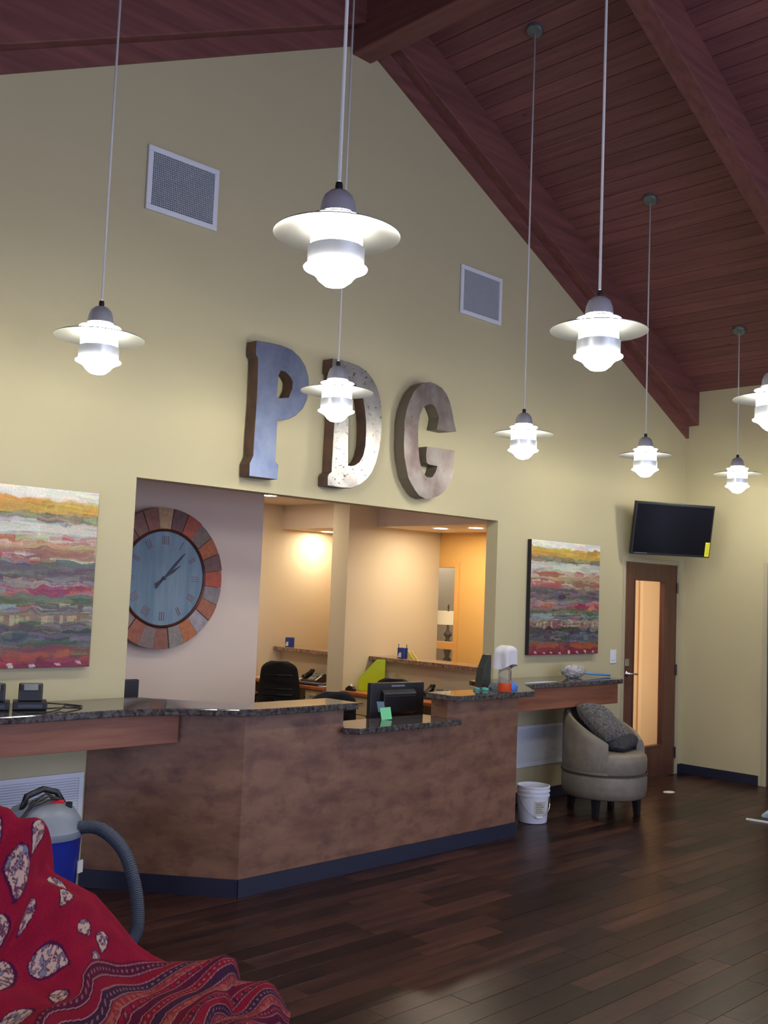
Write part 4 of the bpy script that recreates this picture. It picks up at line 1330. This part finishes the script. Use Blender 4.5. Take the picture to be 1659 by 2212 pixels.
def office_chair(loc, rz, label, scale=1.0):
    t = thing('office_chair', label, 'chair', loc, rz, 'black office chairs')
    # faces -y local; backrest at +y
    n, q = 18, 20
    rows = []
    for side in (0, 1):
        for i in range(n + 1):
            u = -1 + 2 * i / n
            col = []
            for j in range(q + 1):
                v = j / q
                hw = .22 * (1 - .22 * v ** 2) if v < .82 else .22 * (1 - .22 * v ** 2) * math.sqrt(max(0.02, 1 - ((v - .82) / .18) ** 2 * .75))
                x = u * hw
                y_ = .235 + .05 * v - .05 * u * u + (.035 if side else 0) - .03 * math.sin(v * math.pi)
                z = .50 + .50 * v
                col.append((x, y_, z))
            rows.append(col)
    mb = MB()
    m = q + 1
    vs = [p for r in rows for p in r]
    fs = []
    for i in range(n):
        for j in range(q):
            a, b = i * m + j, (i + 1) * m + j
            fs.append((a, b, b + 1, a + 1))
            o_ = (n + 1) * m
            fs.append((o_ + a, o_ + a + 1, o_ + b + 1, o_ + b))
    o_ = (n + 1) * m
    for j in range(q):
        fs.append((j, j + 1, o_ + j + 1, o_ + j))
        a = n * m + j
        fs.append((a, o_ + a, o_ + a + 1, a + 1))
    for i in range(n):
        a, b = i * m + q, (i + 1) * m + q
        fs.append((a, b, o_ + b, o_ + a))
        a, b = i * m, (i + 1) * m
        fs.append((a, o_ + a, o_ + b, b))
    back = mb.add(vs, fs).build('backrest', M_DARKER, t, smooth=True)
    for z in (.60, .66, .72, .86):
        MB().tube([(-.15, .262 + .0 * z + (z - .5) * .1 - .012, z), (0, .30 + (z - .5) * .1 - .024, z), (.15, .262 + (z - .5) * .1 - .012, z)], .007, 6).build('rear_rib', M_DARK, back)
    se = MB()
    se.lathe([(.0005, .415), (.20, .415), (.235, .43), (.245, .455), (.23, .475), (.0005, .485)], 28)
    se.build('seat', M_DARKER, t, smooth=True)
    MB().tube([(0, .22, .44), (0, .30, .45), (0, .31, .62)], .022, 8).build('back_bracket', M_DARK, t)
    MB().tube([(0, 0, .07), (0, 0, .42)], .028, 12).build('gas_post', M_STEEL, t)
    for k in range(5):
        a = math.radians(72 * k + 18)
        lg = MB().tube([(.02 * math.cos(a), .02 * math.sin(a), .09), (.29 * math.cos(a), .29 * math.sin(a), .065)], [.024, .016], 8).build('base_leg', M_DARK, t)
        M = Matrix.Rotation(a, 3, 'Z') @ Matrix.Rotation(math.pi / 2, 3, 'X')
        MB().lathe([(.027, -.018), (.027, .018)], 14, (.29 * math.cos(a), .29 * math.sin(a), .0275), True, True, M).build('caster', M_DARK, lg)
    for s in (-1, 1):
        MB().tube([(s * .22, .05, .45), (s * .28, .05, .47), (s * .28, .03, .62)], .014, 8).build('arm_post', M_DARK, t)
        MB().box(s * .28 - .03, s * .28 + .03, -.12, .12, .62, .645).build('armrest', M_DARK, t, bevel=.01)
    return t


office_chair((-2.92, 2.96, 0), math.radians(130), 'black office chair at the far work station desk')
office_chair((-3.18, .96, 0), math.radians(115), 'black office chair half hidden behind the computer monitor')
office_chair((-4.62, .46, 0), math.radians(165), 'dark curved office chair back beside the counter step')

# lamp room behind internal window
t = thing('side_table', 'small table under the lamp behind the internal window', 'table', (-.55, 2.785, 0))
MB().box(-.35, .35, -.3, .3, .76, .80).build('table_top', M_WHITE, t, bevel=.005)
for sx in (-.31, .31):
    for sy in (-.26, .26):
        MB().box(sx - .02, sx + .02, sy - .02, sy + .02, 0, .76).build('leg', M_WHITE, t)
t = thing('table_lamp', 'dark turned table lamp with a cream drum shade behind the internal window', 'lamp', (-.55, 2.785, .80))
lathe_obj('base', [(.0005, .001), (.10, .001), (.10, .02), (.06, .05), (.075, .08), (.04, .12), (.05, .17), (.025, .20), (.04, .25), (.055, .32), (.04, .38), (.022, .42), (.055, .47), (.02, .51), (.012, .60), (.0005, .60)], mat('dark_turned_wood', rgb(40, 34, 34), .5), t, 24)
lathe_obj('shade', [(.165, .585), (.158, .745), (.156, .745), (.163, .585)], mat('cream_linen_shade', rgb(246, 232, 190), .8, emit=.5), t, 32)
lathe_obj('finial', [(.004, .70), (.012, .75), (.005, .765), (.015, .785), (.008, .80), (.012, .815), (.0005, .83)], MATS['dark_turned_wood'], t, 12)
# dark monitor edge at left of opening
t = thing('computer_monitor', 'dark monitor edge peeking out at the left jamb of the opening', 'monitor', (-6.33, .42, .76))
MB().box(-.22, .10, -.02, .02, .10, .36).build('screen_shell', M_DARK, t, bevel=.006)
MB().box(-.08, -.02, -.01, .03, .012, .12).build('neck', M_DARK, t)
MB().box(-.15, .05, -.09, .09, .001, .013).build('foot', M_DARK, t)
t2 = thing('side_worktop', 'cherry worktop along the inside of the left jamb', 'desk', (-6.3, .5, 0))
MB().box(-.27, .30, -.36, .30, .725, .76).build('top', M_LAM, t2)
MB().box(-.25, -.22, -.34, .28, 0, .725).build('end_panel', M_CAB, t2)
MB().box(.25, .28, -.34, .28, 0, .725).build('end_panel', M_CAB, t2)

# ---------------------------------------------------------------- black devices on left ledge
def device(loc, rz, label):
    t = thing('desk_device', label, 'device', loc, rz, 'black devices on the left ledge')
    MB().box(-.085, .085, -.07, .07, .002, .045).build('base', M_DARK, t, bevel=.006)
    MB().prism_x([(-.055, .045), (.055, .045), (.055, .085), (.02, .135), (-.035, .140), (-.05, .10)], -.06, .06).build('body', M_DARK, t, bevel=.008)
    MB().obox((0, -.048, .118), (1, 0, 0), (0, .55, .83), (0, -.83, .55), .07, .035, .003).build('display', mat('grey_device_display', rgb(96, 100, 112), .2), t)
    MB().box(-.06, .06, -.0735, -.069, .015, .032).build('slot', mat('slate_trim', rgb(64, 66, 84), .4), t)
    return t


device((-7.315, -.30, 1.0605), math.radians(-25), 'black countertop device with sloped top, right of two on the left ledge')
device((-7.49, -.24, 1.0605), math.radians(-25), 'black countertop device cut by the left edge, left of two')
tag(MB().tube([(-7.215, -.245, 1.066), (-7.16, -.20, 1.075), (-7.09, -.24, 1.07), (-7.03, -.33, 1.066), (-7.07, -.38, 1.066), (-7.14, -.36, 1.08), (-7.21, -.42, 1.066), (-7.29, -.49, 1.066), (-7.36, -.50, 1.066), (-7.42, -.47, 1.066)], .0045, 6).build('power_cord', M_DARK), 'black looping power cord beside the devices on the left ledge', 'cord')

# ---------------------------------------------------------------- shop vacuum
VX, VY = -7.36, -.60
vac = thing('shop_vacuum', 'blue and grey wet dry vacuum cleaner with a thick hose below the left ledge', 'vacuum', (VX, VY, 0))
M_VBLUE = mat('blue_vacuum_drum', rgb(34, 52, 150), .35)
M_VGREY = mat('grey_vacuum_lid', rgb(126, 134, 146), .4)
lathe_obj('drum', [(.0005, .06), (.165, .06), (.172, .08), (.192, .47), (.196, .48), (.0005, .48)], M_VBLUE, vac, 40)
lathe_obj('lid', [(.0005, .481), (.205, .481), (.208, .49), (.206, .515), (.196, .525), (.185, .56), (.150, .61), (.10, .635), (.0005, .642)], M_VGREY, vac, 40)
MB().tube([(-.12, -.02, .615), (-.09, .0, .675), (0, .01, .70), (.07, .0, .68), (.10, -.02, .62)], .016, 8).build('carry_handle', M_DARK, vac, smooth=True)
sw = MB().obox((.055, -.045, .640), (.8, -.6, -.25), (.6, .8, 0), (.2, -.1, .95), .055, .035, .03).build('switch', mat('red_switch', rgb(214, 40, 52), .35), vac, bevel=.004)
MB().lathe([(.016, 0), (.016, .03), (.0005, .034)], 14, (.095, -.085, .612)).build('switch_knob', M_DARK, vac)
for k, s in enumerate((0, .4, .8)):
    MB().tube([(-.19 + .02 * k, -.10, .57 + .012 * k), (-.10, -.09, .645 + .012 * k), (0, -.07 + .02 * k, .665 + .01 * k), (.07, -.05, .650)], .006, 6).build('wrapped_cord', M_DARK, vac)
MB().obox((-.02, -.13, .603), (.9, -.3, 0), (.3, .9, .3), (0, -.3, .95), .07, .010, .006).build('slot', M_DARK, vac)
MB().box(.06, .10, -.185, -.178, .30, .36).build('label', M_PAPER, vac).rotation_euler = (0, 0, math.radians(25))
for a in (20, 110, 200, 290):
    x, y_ = .15 * math.cos(math.radians(a)), .15 * math.sin(math.radians(a))
    cs = MB().tube([(x, y_, .03), (x, y_, .065)], .02, 8).build('caster', M_DARK, vac)
    MB().lathe([(.026, -.014), (.026, .014)], 14, (x, y_, .027), True, True, Matrix.Rotation(math.pi / 2, 3, 'X')).build('wheel', M_DARK, cs)


def bez(pts, n):
    P = [Vector(p) for p in pts]
    out = []
    for i in range(len(P) - 1):
        p0, p1, p2, p3 = P[max(i - 1, 0)], P[i], P[i + 1], P[min(i + 2, len(P) - 1)]
        for k in range(n):
            s = k / n
            out.append(.5 * ((2 * p1) + (p2 - p0) * s + (2 * p0 - 5 * p1 + 4 * p2 - p3) * s * s + (3 * p1 - p0 - 3 * p2 + p3) * s ** 3))
    out.append(P[-1])
    return out


hp = bez([(-7.23, -.745, .42), (-7.17, -.80, .52), (-7.115, -.90, .475), (-7.083, -.985, .33), (-7.065, -1.03, .21), (-7.09, -1.08, .10), (-7.17, -1.13, .045), (-7.32, -1.17, .037), (-7.60, -1.16, .037)], 26)
hp = bez([(-7.265, -.715, .500), (-7.215, -.765, .530), (-7.150, -.83, .515), (-7.10, -.93, .44), (-7.076, -1.0, .32), (-7.072, -1.05, .20), (-7.10, -1.10, .095), (-7.18, -1.14, .042), (-7.34, -1.17, .036), (-7.62, -1.16, .036)], 26)
rs = [.031 + (.0022 if i % 2 else -.0012) for i in range(len(hp))]
hose = MB().tube(hp, rs, 14).build('hose', mat('grey_ribbed_hose', rgb(66, 74, 88), .55), vac, smooth=False, world=True)
MB().lathe([(.034, -.03), (.040, 0), (.036, .05)], 16, (-7.285, -.700, .492), M=Vector((0, 0, 1)).rotation_difference(Vector((.7, -.7, .1))).to_matrix()).build('hose_port', M_DARK, vac, world=True, smooth=True)

# litter on the floor near the right wall
o = MB().lathe([(.0005, .0015), (.065, .0015), (.068, .0005)], 20).build('paper_scrap', M_PAPER)
o.location = (-1.094, -.492, 0.0)
o.scale = (1, .7, 1)
tag(o, 'small round white scrap on the floor near the glazed door', 'scrap')
o = MB().box(-.012, .012, -.22, .22, .0005, .012).build('wood_strip', M_PAPER)
o.location = (-1.60, -1.72, 0)
o.rotation_euler = (0, 0, math.radians(8))
tag(o, 'thin white strip on the floor at the right edge', 'strip')
lump('blue_white_rag', 'pale blue rag on the floor at the right edge', 'rag', (-1.36, -1.62, .001), (.09, .08, .07), mat('pale_blue_rag', rgb(176, 200, 220), .8), 21)

# ---------------------------------------------------------------- blanket draped over furniture
SIL = [(-8.831, -1.907, 1.087), (-8.618, -1.971, 1.061), (-8.419, -2.036, 1.018), (-8.281, -2.084, 0.98), (-8.258, -2.087, 0.972), (-8.224, -2.09, 0.934), (-8.193, -2.094, 0.931), (-8.166, -2.098, 0.932), (-8.142, -2.101, 0.922), (-8.128, -2.102, 0.9), (-8.112, -2.099, 0.763), (-8.087, -2.102, 0.733), (-8.024, -2.111, 0.693), (-7.938, -2.124, 0.639), (-7.871, -2.133, 0.56), (-7.774, -2.148, 0.436), (-7.71, -2.159, 0.385), (-7.661, -2.169, 0.354), (-7.575, -2.188, 0.342), (-7.499, -2.207, 0.336), (-7.462, -2.217, 0.344), (-7.43, -2.225, 0.346), (-7.39, -2.234, 0.323), (-7.378, -2.236, 0.286), (-7.37, -2.235, 0.235), (-7.321, -2.248, 0.22), (-7.258, -2.265, 0.214), (-7.224, -2.273, 0.188), (-7.189, -2.28, 0.12), (-7.166, -2.283, 0.047), (-7.15, -2.286, 0.004)]
PAISLEYS = [(0.742, .168, .075, 1.3), (1.0, .05, .05, .3), (1.119, .332, .085, -.2), (.96, .45, .10, 1.2), (.782, .05, .06, 1.2), (1.198, .20, .045, .1), (.931, .24, .05, 1.3), (1.19, .52, .07, 1.1), (1.30, .19, .05, .8), (.62, .09, .06, .5), (.72, .36, .09, 1.2), (.50, .25, .09, .9), (1.13, .70, .09, .6), (.85, .68, .10, 1.0), (1.05, .15, .045, 1.3), (1.33, .30, .05, 1.2)]   # (a, d, size, angle)


def blanket_points(NU=620, ND=460):
    S = np.array(SIL)
    seg = np.linalg.norm(np.diff(S, axis=0), axis=1)
    L = np.concatenate([[0], np.cumsum(seg)])
    a = np.linspace(0, L[-1], NU)
    Q = np.stack([np.interp(a, L, S[:, k]) for k in range(3)], -1)
    for _ in range(2):                       # soften the polyline
        Q[1:-1] = (Q[:-2] + 2 * Q[1:-1] + Q[2:]) / 4
    d = np.concatenate([np.linspace(-.24, 0, 50)[:-1], np.linspace(0, 1.55, ND - 49)])
    A, D = np.meshgrid(a, d, indexing='ij')
    X = Q[:, None, 0] + D * -.704
    Y = Q[:, None, 1] + D * -.710
    zs = np.maximum(Q[:, None, 2], .004)
    sm = lambda t: np.clip(t, 0, 1) ** 2 * (3 - 2 * np.clip(t, 0, 1))
    seat = np.minimum(zs, .46 + .10 * zs)
    front = zs * (1 - sm(D / .42)) + seat * sm(D / .42)
    front = front * (1 - sm((D - .85) / .65))
    back = zs * np.sqrt(np.clip(1 - (np.minimum(D, 0) / .24) ** 2, 0, 1))
    Z = np.where(D < 0, back, front)
    w = sm(D / .16) * sm(Z / .12) * (1 - sm((D - 1.3) / .25))
    ph = 1.2 * np.sin(D * 3.1 + A * 1.3)
    f = .036 * np.sin(9.0 * D + 5.0 * A + ph) + .014 * np.sin(15 * D - 6 * A + 1.5 * np.sin(4 * A)) + .007 * np.sin(19 * A + 5 * D + np.sin(7 * D))
    Z = np.maximum(Z + w * f, .004)
    X = X + w * .02 * np.sin(13 * D + 6 * A)
    return A, D, np.stack([X, Y, Z], -1)


def blanket_colors(A, D):
    r = np.random.default_rng(5)
    C = np.ones(A.shape + (3,)) * np.array((128, 18, 44.))
    C *= (1 + .05 * np.sin(40 * A) * np.sin(37 * D))[..., None]
    nz = r.random(A.shape)
    nz = (nz + np.roll(nz, 1, 0) + np.roll(nz, 1, 1) + np.roll(np.roll(nz, 1, 0), 1, 1)) / 4
    nz = (nz + np.roll(nz, 2, 0) + np.roll(nz, 2, 1) + np.roll(np.roll(nz, 2, 0), 2, 1)) / 4
    q = (nz - nz.mean()) / nz.std()
    for (a, d, s, an) in PAISLEYS:
        c, sn = math.cos(an), math.sin(an)
        u = ((A - a) * c + (D - d) * sn) / s
        v = (-(A - a) * sn + (D - d) * c) / s
        v2 = v - .35 * np.clip(u, 0, 2) ** 2        # curled tail
        half = .48 * np.sqrt(np.clip(1 - ((u + .1) / .9) ** 2, 0, 1)) * np.clip(1.05 - .55 * u, .1, 1.3)
        ins = (np.abs(v2) < half) & (u > -1) & (u < .8)
        out = (np.abs(v2) < half + .13) & (u > -1.08) & (u < .95)
        C[out] = (70, 18, 52)
        m1 = ins & (q > 0)
        m2 = ins & (q <= 0) & (q > -1.1)
        m3 = ins & (q <= -1.1)
        C[m1] = (178, 152, 138)
        C[m2] = (96, 52, 70)
        C[m3] = (110, 112, 130)
    # woven border that follows the lower right hem
    b = A - (1.50 - .62 * np.minimum(D, .40) + .06 * np.maximum(D - .4, 0)) + .015 * np.sin(9 * D)
    ins = b > 0
    k = b / .046 + .25 * np.sin(3 * A + 4 * D)
    fr = k - np.floor(k)
    ki = np.floor(k).astype(int)
    pal = np.array([(92, 22, 52), (140, 22, 46), (66, 34, 60), (146, 48, 54), (112, 20, 48)], float)
    B = pal[ki % 5]
    t = A - .9 * D
    q2 = (q > .2)
    bead = (np.sin(t * 190) > .3) & (np.abs(fr - .55) < .12) & (ki % 2 == 0)
    B[bead] = (150, 100, 104)
    B[q2 & (ki % 5 == 3) & (fr > .3)] = (168, 86, 78)
    B[(fr < .085)] = (190, 132, 136)
    B[(fr > .085) & (fr < .17)] = (52, 12, 38)
    zig = (np.abs(((t * 16) % 1) - .5) * 2 > fr) & (ki % 6 == 4) & (fr > .17)
    B[zig] = (150, 22, 50)
    C[ins] = B[ins] * .84
    C += r.normal(0, 4, C.shape)
    return nlin(np.clip(C, 0, 255))
A_, D_, P_ = blanket_points()
o = grid_obj('draped_blanket', P_, attr_mat('woven_paisley_wool', .95, bump=.12, bscale=500, spec=.1), None, blanket_colors(A_, D_))
tag(o, 'red paisley blanket with striped border draped over furniture in the foreground', 'blanket')
